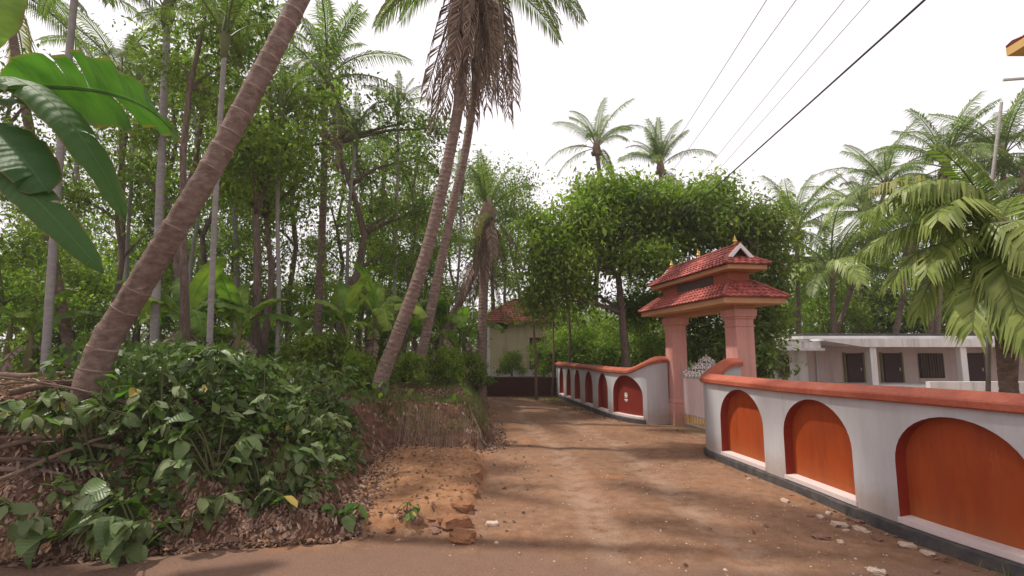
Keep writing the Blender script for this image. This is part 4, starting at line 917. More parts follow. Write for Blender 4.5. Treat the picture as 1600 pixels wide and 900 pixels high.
# ------------------------------------------------------------------ leafy trees
def tree_meshes(H, trunk, blobs, nleaf, leaf, mat, seed, r0=.16, limbs=10, spread=.55, bark='bark', droop=.5):
    """trunk: list of points (local); blobs: (x,y,z, rx,ry,rz, weight); branches run from the trunk to the clumps"""
    rng = np.random.default_rng(seed); T = [Vector(p) for p in trunk]
    mb = MB(); n = len(T); mb.tube(T, [r0 * (1.5 if i == 0 else 1) * (1 - .75 * i / (n - 1)) + .012 for i in range(n)], 9, rough=.07, seed=seed)
    wts = np.array([b[6] for b in blobs], float); wts /= wts.sum(); C = []
    nc = max(8, int(nleaf / 90))
    for k in range(nc):
        b = blobs[rng.choice(len(blobs), p=wts)]; d = rng.normal(size=3); d /= np.linalg.norm(d); rr = rng.uniform(.35, 1) ** .6
        C.append((b[0] + d[0] * b[3] * rr, b[1] + d[1] * b[4] * rr, b[2] + d[2] * b[5] * rr))
    C = np.array(C)
    for b in blobs:
        tgt = Vector(b[:3]); src = min(T[1:], key=lambda p: (p - tgt).length + max(0, p.z - tgt.z) * 3)
        bd = (tgt - src); mid = src.lerp(tgt, .5) + Vector((rng.normal() * .1, rng.normal() * .1, .15)) * bd.length * .5
        mb.tube([src, src.lerp(mid, .5) + Vector((0, 0, .05)), mid, tgt], [r0 * .5, r0 * .42, r0 * .32, r0 * .12], 6, rough=.06, seed=seed)
        for k in range(limbs):
            c = Vector(C[rng.integers(nc)]);
            if (c - tgt).length < max(b[3:6]) * 1.4: mb.tube([mid.lerp(tgt, rng.uniform(0, 1)), tgt.lerp(c, .5) + Vector((0, 0, .12)), c], [r0 * .2, r0 * .12, .008], 4, cap=False)
    idx = rng.integers(0, nc, nleaf); pos = C[idx] + rng.normal(size=(nleaf, 3)) * spread * np.array([1, 1, .7]) * rng.uniform(.3, 1, size=(nleaf, 1))
    return mb.mesh('trunk', M[bark], True), npmesh('crown', leafquads(pos, leaf, rng, droop), 4, M[mat])
def tree(label, base, tm, rz=0, sc=1.0, group='trees in the wood', name='leafy_tree'):
    r = empty(name, base, label, 'tree', group, rz, sc); link('trunk', tm[0], r); link('crown', tm[1], r); return r
# broad mango tree behind the far wall
def rel(p, b): q = p - b; return (q.x, q.y, q.z)
mb_ = Vector((4.75, 21, .05))
pts = [(0, 0, -.2), rel(at(978, 560, 21), mb_), rel(at(972, 490, 21), mb_), rel(at(966, 430, 21.2), mb_), rel(at(985, 380, 21.4), mb_), rel(at(1010, 330, 21.5), mb_)]
def bl(px, py, y, rx, rz_, wt, base): p = at(px, py, y) - base; return (p.x, p.y, p.z, rx, rx, rz_, wt)
blobs = [bl(x, y, d, a, c, w_, mb_) for x, y, d, a, c, w_ in ((870, 425, 20, 1.1, .8, .8), (880, 390, 20, 1.3, 1.0, 1), (930, 340, 20.5, 1.6, 1.0, 1.4), (940, 300, 21.5, 1.3, .6, .8), (1000, 318, 21, 1.8, .75, 1.6), (1060, 318, 21.5, 1.6, .75, 1.3), (960, 390, 22.5, 1.7, .9, 1.2), (1050, 370, 22.5, 1.8, 1.0, 1.5), (1110, 350, 22, 1.5, 1.0, 1.2), (860, 380, 22, 1.0, .9, .7), (1020, 410, 20, 1.2, .6, .7), (850, 470, 21, .9, .6, .35), (905, 455, 22.5, 1.0, .5, .5), (1000, 480, 23, 1.2, .8, .7), (835, 345, 20.5, .5, .4, .2), (1120, 300, 21.5, .7, .4, .35))]
tree('broad spreading tree with pale green crown behind the far arched wall', mb_, tree_meshes(9, pts, blobs, 54000, .18, 'leaf_m', 5, r0=.2, limbs=10, spread=.62), group='large trees by the gate', name='mango_tree')
mb2 = Vector((9.3, 19.5, .05))
blobs = [bl(x, y, d, a, c, w_, mb2) for x, y, d, a, c, w_ in ((1140, 350, 20, 1.4, .9, 1.2), (1185, 365, 20.5, 1.3, 1.0, 1.2), (1195, 420, 20, .9, 1.1, 1.0), (1150, 440, 20.5, 1.6, 1.2, 1.3), (1080, 470, 21, 1.3, 1.1, 1), (1180, 500, 20, .8, 1.1, 1.0), (1110, 540, 21, 1.5, 1.0, 1), (1170, 565, 19, .7, .7, .6))]
tree('dark dense tree filling the space right behind the tiled gateway', mb2, tree_meshes(7, [(0, 0, -.2), (.1, 0, 1.5), (-.1, .2, 3), (.1, .2, 4.5), (.2, 0, 6)], blobs, 38000, .16, 'leaf_m2', 6, r0=.2, limbs=8, spread=.6), group='large trees by the gate', name='mango_tree')
# dark leaning tree with forked boughs against the gap of sky
dk = on(535, 19)
pts = [(0, 0, -.2), rel(at(536, 470, 19), dk), rel(at(560, 425, 19), dk), rel(at(570, 365, 19), dk), rel(at(548, 290, 19), dk), rel(at(524, 225, 19), dk), rel(at(520, 150, 19.3), dk)]
blobs = [bl(x, y, d, a, c, w_, dk) for x, y, d, a, c, w_ in ((520, 130, 19.5, .9, .9, .8), (590, 170, 19, .8, .6, .6), (640, 250, 19, .9, .7, .8), (615, 330, 19.5, 1.0, .6, 1.0), (470, 230, 19, .9, .8, .9), (660, 330, 18.5, .6, .5, .6), (600, 400, 19.5, 1.0, .6, 1.0), (690, 200, 19.5, .5, .5, .4), (640, 190, 19.4, .7, .5, .6))]
tree('dark forked tree leaning between upright palm and twin trunks', dk, tree_meshes(9, pts, blobs, 6500, .14, 'leaf_a', 15, r0=.19, limbs=9, spread=.6))
fb = on(400, 17)
blobs = [bl(x, y, d, a, c, w_, fb) for x, y, d, a, c, w_ in ((390, 250, 15, 1.1, .5, 1.2), (450, 220, 15.5, 1.0, .5, 1.1), (480, 275, 16, .7, .4, .7), (350, 300, 16, .8, .5, .8), (430, 300, 17, 1.0, .5, .8), (440, 390, 18, 1.2, .8, .7))]
tree('bright green feathery tree spreading right of the great leaning trunk', fb, tree_meshes(8, [(0, 0, -.2), rel(at(415, 520, 17), fb), rel(at(425, 430, 17), fb), rel(at(415, 340, 17), fb), rel(at(425, 270, 17), fb)], blobs, 6500, .14, 'leaf_b', 17, r0=.13, limbs=9, spread=.75))
th = on(292, 12)
blobs = [bl(x, y, d, a, c, w_, th) for x, y, d, a, c, w_ in ((320, 40, 12, .7, .6, 1), (370, 90, 12.5, .8, .7, 1.2), (270, 90, 12, .5, .6, .8), (340, 150, 12.4, .7, .5, .8), (400, 30, 12, .6, .6, .9), (250, 200, 13, .5, .5, .6), (300, -40, 12, .9, .6, .9))]
tree('thin dark-stemmed tree in front of the sky, above the leaning trunk', th, tree_meshes(9, [(0, 0, -.2), rel(at(287, 400, 12), th), rel(at(286, 240, 12), th), rel(at(296, 140, 12), th), rel(at(318, 40, 12), th), rel(at(326, -60, 12), th)], blobs, 6000, .11, 'leaf_a', 19, r0=.085, limbs=7, spread=.4))
# generic kinds for the rest of the wood
K_tall = tree_meshes(10, [(0, 0, -.3), (.05, 0, 1), (.28, .1, 2.6), (.1, .15, 4.2), (.42, .1, 5.8), (.2, .25, 7.6), (.45, .1, 9), (.35, .1, 10)], [(-.8, .1, 6.2, .8, .8, .5, .8), (.9, .2, 7.2, .8, .8, .6, 1), (-.3, -.4, 8.6, .9, .9, .7, 1), (.5, .3, 10, .8, .8, .7, 1), (.9, -.5, 5.2, .7, .7, .4, .5)], 5000, .135, 'leaf_a', 31, r0=.1, limbs=5, spread=.75)
K_dark = tree_meshes(9, [(0, 0, -.3), (-.1, .1, 2), (.2, 0, 4), (.1, .2, 6), (0, 0, 8)], [(-1.4, .2, 5, 1.1, 1.1, .6, 1), (1.3, .3, 5.5, 1.1, 1.1, .7, 1), (.2, -.8, 6.8, 1.1, 1.1, .7, 1), (-.2, .9, 8, 1.0, 1.0, .8, .8), (.3, .2, 3.6, 1.2, 1.2, .6, .7)], 5800, .15, 'leaf_c', 32, r0=.15, limbs=7, spread=.65)
K_open = tree_meshes(9, [(0, 0, -.3), (.15, .1, 1.5), (-.15, .1, 2.9), (-.3, .2, 4.2), (.15, 0, 5.6), (.25, 0, 7), (-.05, .2, 8.6)], [(-1.5, .2, 5.4, .7, .7, .4, 1), (1.5, .1, 6.4, .7, .7, .4, 1), (.1, -.8, 7.6, .8, .8, .5, 1), (-.4, .9, 8.9, .8, .8, .5, 1), (1.0, .6, 8.3, .6, .6, .4, .6)], 4200, .135, 'leaf_a', 33, r0=.11, limbs=8, spread=.75)
K_bright = tree_meshes(6, [(0, 0, -.3), (.1, 0, 1.2), (-.1, .1, 2.6), (.1, 0, 4)], [(-.9, .2, 2.9, .9, .9, .6, 1), (.9, -.1, 3.2, .9, .9, .6, 1), (0, .3, 4.3, 1.0, 1.0, .7, 1.2), (.1, -.7, 2.2, .8, .8, .5, .7)], 5200, .14, 'leaf_b', 34, r0=.08, limbs=5, spread=.6)
K_bush = tree_meshes(2.4, [(0, 0, -.2), (0, 0, .5), (.1, 0, 1.2)], [(0, 0, 1.1, .9, .9, .7, 1), (-.7, .2, .8, .6, .6, .5, .7), (.7, -.2, .9, .6, .6, .5, .7), (.2, .2, 1.7, .5, .5, .4, .6)], 3200, .14, 'leaf_b', 35, r0=.05, limbs=5, spread=.28)
KT = {'tall': K_tall, 'dark': K_dark, 'open': K_open, 'bright': K_bright}
WOOD = [('tall', 745, 31, 1.22, 'tall slender tree just behind the short palm'), ('open', 772, 35, 1.5, 'tall open tree rising over the tiled roof'), ('tall', 812, 34, 1.25, 'tall slender tree at the left edge of the broad crown'),
        ('open', -50, 14, 1.0, 'sparse leafy tree at the left edge behind the huge banana leaves'), ('dark', 40, 25, .95, 'dark-leaved tree far back behind the left areca stem'),
        ('open', 165, 17, .95, 'open-crowned tree right of the left areca stem, behind the banana leaves'), ('tall', 232, 22, 1.3, 'tall slender tree directly behind the middle of the great leaning trunk'),
        ('open', 318, 21, 1.3, 'open-crowned tall tree seen just right of the thin pale areca stem'), ('open', 412, 24, 1.0, 'open-crowned tree between the feathery bright tree and the upright palm'),
        ('tall', 448, 22, 1.25, 'tall slender tree close to the left of the upright coconut palm'), ('tall', 628, 24, 1.15, 'tall slender tree seen behind the lower part of the twin trunks'),
        ('open', 575, 28, 1.2, 'open-crowned tree behind the banana clump left of the curved palm'), ('open', 690, 29, .95, 'open-crowned tree seen between the twin trunks and the short palm'),
        ('bright', 610, 30, 1.3, 'low bright young tree behind the banana clump'), ('tall', 792, 36, 1.28, 'slender tree with dark leaf clumps right of the short palm'),
        ('dark', 300, 31, 1.0, 'dark tree far back behind the thin pale areca stem'), ('dark', 185, 32, .95, 'dark tree far back between left areca stem and leaning trunk'),
        ('dark', 500, 34, .95, 'dark tree far back behind the upright coconut palm'), ('dark', 645, 37, .9, 'dark tree far back behind the twin trunks'), ('dark', 15, 36, 1.0, 'dark tree far back at the left edge'),
        ('bright', 105, 18, .75, 'low bright young tree beside the left areca stem'), ('bright', 212, 21, .8, 'low bright young tree just left of the foot of the leaning trunk'),
        ('bright', 470, 27, 1.0, 'low bright young tree left of the foot of the upright palm'), ('bright', 335, 25, .9, 'low bright young tree behind the banana with a yellow-edged leaf'), ('bright', 20, 25, .9, 'low bright young tree far left behind the low banana'),
        ('bright', 55, 19, 1.1, 'young tree just left of the left areca stem'), ('bright', 150, 26, 1.4, 'bright tree in the gap right of the left areca stem'), ('bright', 275, 27, 1.4, 'bright tree behind the whitish areca stem'), ('bright', 395, 21, 1.0, 'bright young tree under the feathery tree'),
        ('bright', 560, 24, 1.15, 'bright young tree right of the foot of the upright palm'), ('bright', 700, 27, 1.1, 'bright young tree right of the twin trunks'), ('dark', 95, 28, .8, 'dark tree in the gap behind the left areca stem'), ('open', 355, 26, .9, 'open-crowned tree behind the banana with a yellow-edged leaf'), ('open', 590, 29, .9, 'small open-crowned tree behind the banana clump'), ('open', 240, 26, .8, 'open-crowned tree behind the foot of the leaning trunk'),
        ('tall', 665, 33, 1.25, 'tall slender tree far back right of the twin trunks'), ('open', 605, 36, 1.45, 'tall open tree far back left of the curved palm'), ('tall', 555, 31, 1.35, 'tall slender tree far back right of the upright palm'), ('open', 705, 33, 1.2, 'open tree far back behind the short palm'), ('tall', 90, 30, 1.3, 'tall slender tree far back behind the huge banana leaves'), ('open', 200, 28, 1.4, 'tall open tree far back left of the leaning trunk'), ('tall', 360, 30, 1.45, 'tall slender tree far back right of the leaning trunk'),
        ('bright', -20, 15, .9, 'young tree at the left edge under the banana leaves'),
        ('open', 268, 15.5, 1.2, 'open-crowned tree crossing behind the upper leaning trunk'), ('open', 400, 16, 1.2, 'open-crowned tree right of the upper leaning trunk'), ('tall', 530, 26, 1.2, 'tall slender tree just right of the upright coconut palm')]
for k, (kd, px, y, s_, lab) in enumerate(WOOD):
    tree(lab, on(px, y), KT[kd], k * 1.9, s_)
for k, (kd, px, y, s_, lab) in enumerate([('bright', 965, 26, .8, 'low bright tree right behind the trunk of the broad tree'), ('bright', 1005, 25, .8, 'low bright tree left of the gate, behind the far wall'), ('dark', 880, 33, .7, 'dark tree between the tiled house and the broad tree'), ('bright', 905, 27, .85, 'low bright tree behind the far wall, nearest the tiled house'), ('bright', 935, 29, .9, 'low bright tree left of the trunk of the broad tree'), ('bright', 890, 41, 1.2, 'bright tree behind the right side of the tiled house'), ('dark', 1010, 30, .75, 'dark tree behind the trunk of the broad tree'),
        ('bright', 1045, 25, .9, 'bright young tree seen through the gate opening'), ('bright', 770, 44, 1.1, 'bright tree behind the left side of the tiled house'), ('dark', 872, 29.5, .42, 'small dark tree against the right side of the tiled house'), ('open', 850, 42, .9, 'open tree rising behind the tiled roof'), ('dark', 930, 42, .8, 'dark tree far behind the left of the broad tree')]):
    p = at(px, 600, y); p.z = gz(p.x, p.y); tree(lab, p, KT[kd], k * 2.3, s_, 'trees behind the far wall')
for k, (kd, px, y, s_, lab) in enumerate([('dark', 1180, 34, .75, 'dark tree behind the gate roof and the dense tree'), ('bright', 1290, 33, 1.5, 'bright tree behind the left end of the flat-roofed house'), ('dark', 1360, 34, 1.05, 'dark tree behind the flat roof, left of the tallest palm'), ('dark', 1450, 33, 1.1, 'dark tree behind the flat roof under the tallest palm'),
        ('bright', 1410, 32.5, 1.6, 'bright tree over the middle of the flat roof'), ('dark', 1540, 33, .95, 'dark tree behind the young palm'), ('dark', 1610, 32, 1.0, 'dark tree at the right edge behind the young palm'), ('bright', 1500, 35, 1.5, 'bright tree far behind the young palm'), ('dark', 1240, 40, .9, 'dark tree far back between the dense tree and the house'), ('bright', 1325, 36, 1.9, 'bright tree far back under the low palm'), ('bright', 1590, 31.9, 1.6, 'bright tree at the right edge above the house')]):
    p = at(px, 600, y); p.z = gz(p.x, p.y); tree(lab, p, KT[kd], k * 2.1, s_, 'trees by the flat-roofed house')
for k, (px, y, ptop, recipe, lab) in enumerate([(1340, 33, 330, (('up', 4), ('pale', 6), ('mid', 5), ('low', 5)), 'small coconut palm behind the flat roof, left of the bushy palm'), (1515, 28, 330, (('mid', 6), ('pale', 5), ('low', 6)), 'coconut palm crown directly behind the young palm'), (1450, 29, 330, (('mid', 6), ('low', 7), ('dry', 3)), 'coconut palm crown under the tallest palm, with dead fronds'), (1560, 26, 245, (('up', 4), ('mid', 8), ('low', 6)), 'coconut palm crown beside the bare grey trunk')]):
    p = at(px, 600, y); palm(lab, (p.x, p.y, 0), at(px + 8, ptop, y), seed=140 + k, fine=False, recipe=recipe, sc=.95)
def simple_stem(name, label, px0, py0, px1, py1, y, r, cat='tree', mat='deadwood'):
    a = on(px0, y, py0); b = at(px1, py1, y); m = MB(); d = b - a
    m.tube([(0, 0, -.1), d * .35 + Vector((.06, 0, 0)), d * .7 + Vector((-.04, 0, 0)), d], [r, r * .85, r * .7, r * .3], 7, rough=.05); return tag(m.build(name, M[mat], None, smooth=True, loc=a), label, cat, 'bare slim stems at the road end')
simple_stem('slim_trunk', 'slim bare trunk standing at the end of the road before the laterite wall', 838, 622, 830, 420, 23.6, .07, mat='deadwood')
simple_stem('slim_trunk', 'slim bare trunk touching the far end of the arched wall', 862, 612, 866, 440, 25.0, .06)
simple_stem('slim_trunk', 'slim dark trunk behind the far arched wall, left of the broad tree', 889, 560, 888, 400, 25.5, .08, mat='bark')
# bushes along the tops
for k, (px, y, s_, lab) in enumerate([(640, 15.5, .5, 'green shrub on the low bank between the twin trunks'), (702, 17, .6, 'green shrub at the corner of the low bank by the road'), (735, 20, .7, 'green shrub beside the road below the short palm'), (690, 21, .85, 'green shrub behind the second slim coconut trunk'), (600, 20, .85, 'green shrub under the banana clump'),
        (560, 13.5, .5, 'green shrub left of the foot of the curved palm'), (520, 15, .7, 'green shrub at the end of the crest'), (470, 14.5, .7, 'green shrub behind the dark shrub on the crest'), (60, 17, .8, 'green shrub behind the left areca stem'), (160, 15, .7, 'green shrub just left behind the leaning trunk'), (400, 18, .9, 'green shrub below the feathery tree'), (320, 16, .8, 'green shrub behind the thin pale stem'),
        (905, 26.5, 1.1, 'green shrub behind the far end of the arched wall'), (950, 26, 1.1, 'green shrub behind the middle of the far wall'), (1000, 25.5, 1.0, 'green shrub behind the far wall near the gate'), (800, 30.2, .75, 'green shrub in front of the cream house wall'), (850, 28.6, 1.0, 'green shrub at the right corner of the tiled house'), (868, 27.6, .9, 'green shrub behind the right end of the laterite wall')]):
    p = on(px, y); tree(lab, p, K_bush, k * 1.7, s_, 'undergrowth shrubs', 'bush')['category'] = 'bush'
# far wood that reads as one mass
def far_wood():
    rng = np.random.default_rng(91); C = []
    for k in range(900):
        th = rng.uniform(-1.05, 1.05); R = rng.uniform(44, 62); x, y = R * math.sin(th), R * math.cos(th)
        hmax = (9.0 if x < 2 else 6.0) * rng.uniform(.4, 1); C.append((x, y, rng.uniform(.3, hmax)))
    C = np.array(C); n = 60000; pos = C[rng.integers(0, len(C), n)] + rng.normal(size=(n, 3)) * np.array([1.3, 1.3, .8])
    pos[:, 2] = np.abs(pos[:, 2])
    o = link('far_wood', npmesh('far_wood', leafquads(pos, .42, rng, .3), 4, M['far'])); tag(o, 'far wood closing the view behind the trees', 'woodland', kind='stuff')
far_wood()

# ------------------------------------------------------------------ broad-leaved shrubs on the near bank
def shrub_leaf(name, mat, Ln, W, fold, bend, rng, shape=.42):
    n = 6; v = []; f = []; uv = []
    for i in range(n + 1):
        s = i / n; a = -bend * s * s; x = Ln * (s - .12 * bend * s ** 3); z = -Ln * bend * .45 * s * s
        w_ = W * (math.sin(PI * min(1, s ** (.62 if shape < .5 else 1))) ** .8) if 0 < i < n else .0
        for k in (-1, 0, 1):
            v.append((x, k * w_, z + (abs(k) * w_ * fold) + .008 * math.sin(9 * s + k) * (k != 0))); uv.append((s, k))
    for i in range(n):
        for k in (0, 1):
            a = i * 3 + k; f.append((a, a + 3, a + 4, a + 1))
    me = bpy.data.meshes.new(name); me.from_pydata(v, [], f); me.materials.append(mat); me.polygons.foreach_set('use_smooth', [True] * len(f))
    ul = me.uv_layers.new(name='UVMap'); li = np.zeros(len(me.loops), np.int32); me.loops.foreach_get('vertex_index', li)
    ul.data.foreach_set('uv', np.array(uv, np.float32)[li].reshape(-1)); me.update(); return me
rs = np.random.default_rng(8)
SL = [shrub_leaf('leaf', M['shrub'], .25, wd, fo, be, rs, sh) for wd, fo, be, sh in ((.075, .25, .5, .4), (.085, .2, .9, .4), (.06, .35, .35, .6), (.08, .15, 1.2, .4))]
SLB = [shrub_leaf('leaf', M['shrub_pale'], .2, wd, fo, be, rs, .6) for wd, fo, be in ((.04, .3, .5), (.05, .2, .9), (.035, .35, 1.1))]
SLL = shrub_leaf('leaf', M['shrub_lime'], .2, .07, .2, .5, rs); SLY = shrub_leaf('leaf', M['shrub_yellow'], .24, .07, .25, .7, rs)
def shrub(label, base, h, w_, nl, seed, sc=1.0, lime=.0, yellow=.03, tilt=(0, 0)):
    rng = random.Random(seed); root = empty('broadleaf_shrub', base, label, 'shrub', 'broad-leaved shrubs on the near bank')
    st = MB(); ends = []
    ns = max(4, nl // 9)
    for k in range(ns):
        az = rng.uniform(0, 2 * PI); rr = w_ * math.sqrt(rng.random()); e = Vector((rr * math.cos(az) + tilt[0] * h, rr * math.sin(az) + tilt[1] * h, h * (1 - .45 * (rr / w_) ** 2) * rng.uniform(.55, 1.1)))
        mid = e * .5 + Vector((0, 0, h * .12)); st.tube([(rng.uniform(-.06, .06), rng.uniform(-.06, .06), -.1), mid, e], [.014, .010, .004], 5, cap=False); ends.append((mid, e))
    st.build('stem', M['stem'], root)
    for k in range(nl):
        mid, e = ends[k % ns]; t = rng.uniform(.15, 1) ** .6; p = mid.lerp(e, t) if rng.random() < .85 else (e * rng.uniform(.2, .5))
        out_az = math.atan2(p.y - tilt[1] * h * .5, p.x - tilt[0] * h * .5) + rng.gauss(0, .9)
        r_ = rng.random(); me = SLY if r_ < yellow else SLL if r_ < yellow + lime else (SLB[rng.randrange(3)] if (seed % 3 == 1 or rng.random() < .2) else SL[rng.randrange(4)])
        link('leaf', me, root, loc=p, rot=(rng.gauss(0, .35), rng.uniform(-.15, .75), out_az), sc=sc * rng.uniform(.45, 1.3))
    return root
SH = [(70, 5.95, .6, .5, 55, 1.25, 0, .02, 'low shrub with large dull leaves at the lower left corner'),
      (240, 5.9, .85, .55, 75, 1.25, 0, .0, 'shrub with the largest drooping leaves low in the left foreground'),
      (165, 6.75, 1.25, .5, 75, 1.0, .04, .10, 'shrub holding single yellow leaves below the great leaning trunk'),
      (255, 7.0, 1.1, .6, 90, .95, .05, .03, 'leafy shrub right of the foot of the great leaning trunk'),
      (345, 6.7, .95, .6, 85, .95, .02, .0, 'dark shrub in the middle of the near bank'),
      (330, 7.7, .95, .6, 80, .9, .12, .03, 'shrub topping the near bank below the thin pale stem'),
      (420, 6.8, .85, .55, 85, .85, .03, .0, 'shrub halfway up the right part of the near bank'),
      (415, 7.6, .95, .6, 80, .8, .04, .01, 'shrub on the crest at the middle of the near bank'),
      (485, 7.1, .65, .42, 60, .8, .06, .0, 'shrub leaning over the sandy ledge'),
      (480, 8.3, .9, .6, 80, .8, .03, .02, 'dark bushy shrub at the right end of the crest'),
      (545, 6.75, .42, .22, 26, .75, .85, .0, 'small lime green shrub at the edge of the sandy ledge'),
      (530, 9.2, .6, .42, 50, .75, .15, .02, 'shrub behind the sandy ledge below the curved palm'),
      (210, 8.2, .9, .6, 60, .9, .12, .05, 'shrub standing just behind the great leaning trunk'),
      (375, 9.0, .9, .7, 70, .8, .15, .0, 'shrub behind the crest of the near bank'),
      (640, 6.75, .2, .16, 14, .5, .6, .05, 'tiny green sprout in the litter below the sandy ledge'),
      (115, 6.7, 1.1, .5, 75, 1.05, .03, .05, 'shrub hiding the foot of the great leaning trunk'),
      (60, 6.9, .6, .45, 40, 1.0, .05, .06, 'shrub growing among the dead branches at the left edge'),
      (170, 6.05, .45, .45, 45, 1.2, 0, .0, 'low spreading shrub left of the largest drooping leaves'),
      (470, 6.55, .45, .4, 45, .8, .1, .02, 'low shrub at the right end of the bank foot'),
      (590, 12.6, .5, .5, 45, .8, .5, .02, 'fresh green plant beside the foot of the curved palm'),
      (530, 11.5, .7, .6, 60, .8, .4, .02, 'fresh green plant left of the low bank'),
      (300, 6.15, .5, .4, 40, 1.05, 0, .0, 'low dark shrub at the foot of the near bank')]
for k, (px, y, h, wd, nl, sc, li, ye, lab) in enumerate(SH):
    shrub(lab, on(px, y), h, wd, int(nl * 1.0), 100 + k, sc * 1.08, li, ye, (0.05, -.28) if y < 7.2 else (0, -.1))
def undergrowth():
    rng = np.random.default_rng(17); P = []
    n = 7500; x = rng.uniform(-7.2, -2.1, n * 3); y = rng.uniform(6.1, 10.5, n * 3); d = poly_sd(x, y, FOOT); dens = vnoise(x * 1.1, y * 1.1, 21) + .5
    ok = (d > .2) & (rng.random(n * 3) < dens * 1.2) & ~((x < -5.6) & (y < 7.6)); x, y = x[ok][:n], y[ok][:n]; z = ground_z(x, y) + rng.random(len(x)) ** 1.4 * .75 * np.clip((poly_sd(x, y, FOOT)) / 1.0, .2, 1)
    o = link('undergrowth', npmesh('undergrowth', leafquads(np.stack([x, y, z], 1), .13, rng, .2, .55), 4, M['shrub_small'])); tag(o, 'small-leaved ground cover between the shrubs on the near bank', 'ground cover', kind='stuff')
    # low green cover across the wood floor and bank B
    n = 16000; x = rng.uniform(-26, -1, n); y = rng.uniform(11.6, 34, n); d = poly_sd(x, y, FOOT); dens = vnoise(x * .5, y * .5, 22) + vnoise(x * 2, y * 2, 23) * .5 + .28
    ok = (d > .75) & (rng.random(n) < dens * 1.6) & ~((x < -7.5) & (y < 15)); x, y = x[ok], y[ok]; z = ground_z(x, y) + rng.random(len(x)) ** 1.5 * .55
    o = link('woodland_cover', npmesh('woodland_cover', leafquads(np.stack([x, y, z], 1), .2, rng, .0, .4), 4, M['leaf_b'])); tag(o, 'low green plants covering the floor of the wood', 'ground cover', kind='stuff')
undergrowth()
def litter():
    rng = np.random.default_rng(29)
    def scatter(n, x0, x1, y0, y1, cond, size, nm, mat, lab, lift=.012, droop=0):
        x = rng.uniform(x0, x1, n); y = rng.uniform(y0, y1, n); ok = cond(x, y, rng.random(n)); x, y = x[ok], y[ok]
        pos = np.stack([x, y, ground_z(x, y) + lift], 1); N = len(x); az = rng.uniform(0, 2 * PI, N); s = size * rng.uniform(.5, 1.4, (N, 1))
        d = np.stack([np.cos(az), np.sin(az), rng.normal(size=N) * .35], 1); sd = np.stack([-np.sin(az), np.cos(az), rng.normal(size=N) * .4], 1)
        e = .02; gx = (ground_z(x + e, y) - ground_z(x - e, y)) / (2 * e); gy = (ground_z(x, y + e) - ground_z(x, y - e)) / (2 * e)
        kp = (gx * gx + gy * gy < .8) | (rng.random(N) < .3)
        x, y, pos, az, s, d, sd, gx, gy = (q[kp] for q in (x, y, pos, az, s, d, sd, gx, gy)); N = len(x)
        gx = np.clip(gx, -1.6, 1.6); gy = np.clip(gy, -1.6, 1.6)
        d[:, 2] += d[:, 0] * gx + d[:, 1] * gy; sd[:, 2] += sd[:, 0] * gx + sd[:, 1] * gy
        V = np.stack([pos - d * s * .5, pos + sd * s * .22 + np.array([0, 0, .01]), pos + d * s * .5, pos - sd * s * .22], 1)
        tag(link(nm, npmesh(nm, V, 4, mat)), lab, 'leaf litter', kind='stuff')
    f = lambda x, y: poly_sd(x, y, FOOT)
    scatter(26000, -7.5, -1.6, 5.6, 7.6, lambda x, y, r: (f(x, y) > -.3) & (f(x, y) < .8) & (r < .8), .07, 'leaf_litter', M['litter'], 'dry brown leaves lying thick along the foot of the near bank')
    scatter(70000, -9, -.1, 5.2, 15, lambda x, y, r: (f(x, y) > -.32) & (r < .22 + .5 * np.clip(vnoise(x * 1.5, y * 1.5, 31) + .3, 0, 1)) , .075, 'leaf_litter', M['litter'], 'dry brown leaves littering the left bank')
    led = lambda x, y: poly_sd(x, y, LEDGE)
    scatter(9000, -3.4, 0.4, 6.3, 13, lambda x, y, r: (f(x, y) < .1) & (((f(x, y) > -.55) & (r < .5)) | (r < .035) | ((led(x, y) > 0) & (r < .12))), .07, 'leaf_litter', M['litter'], 'dry leaves gathered at the foot of the low bank and on the sandy ledge')
    P = sorted(NEARPATH + FARPATH, key=lambda p: p[1]); wx = lambda y: np.interp(y, [p[1] for p in P], [p[0] for p in P])
    scatter(16000, -1.6, 5.2, 5, 25, lambda x, y, r: (x < wx(y) - .08) & (f(x, y) < -.05) & (((x > wx(y) - .7) & (y > 15.8) & (r < .5)) | ((x > wx(y) - .35) & (r < .16)) | ((f(x, y) > -.4) & (r < .35)) | (r < .006)), .08, 'leaf_litter', M['litter'], 'dry leaves scattered along the edges of the dirt road')
    scatter(7000, -2.6, -.4, 11.5, 24, lambda x, y, r: (f(x, y) > .5) & (r < .6), .08, 'leaf_litter', M['litter'], 'dry leaves covering the low bank under the twin palms')
    # grass: blades as thin upright slivers
    def grass(n, x0, x1, y0, y1, cond, hgt, lab):
        x = rng.uniform(x0, x1, n); y = rng.uniform(y0, y1, n); ok = cond(x, y, rng.random(n)); x, y = x[ok], y[ok]; N = len(x)
        pos = np.stack([x, y, ground_z(x, y) - .01], 1); az = rng.uniform(0, 2 * PI, N); wv = np.stack([np.cos(az), np.sin(az), 0 * az], 1) * .008
        h = hgt * rng.uniform(.4, 1.3, (N, 1)); ln = rng.normal(size=(N, 3)) * .35; ln[:, 2] = 1; tip = pos + ln * h
        V = np.stack([pos - wv, pos + wv, tip], 1); tag(link('grass', npmesh('grass', V, 3, M['grass'])), lab, 'grass', kind='stuff')
    grass(26000, -4.2, -.3, 11.6, 22, lambda x, y, r: (f(x, y) > .15) & (r < np.clip(vnoise(x * 1.2, y * 1.2, 41) * 2 + .55, 0, 1)), .17, 'thin grass on the low bank under the twin palms')
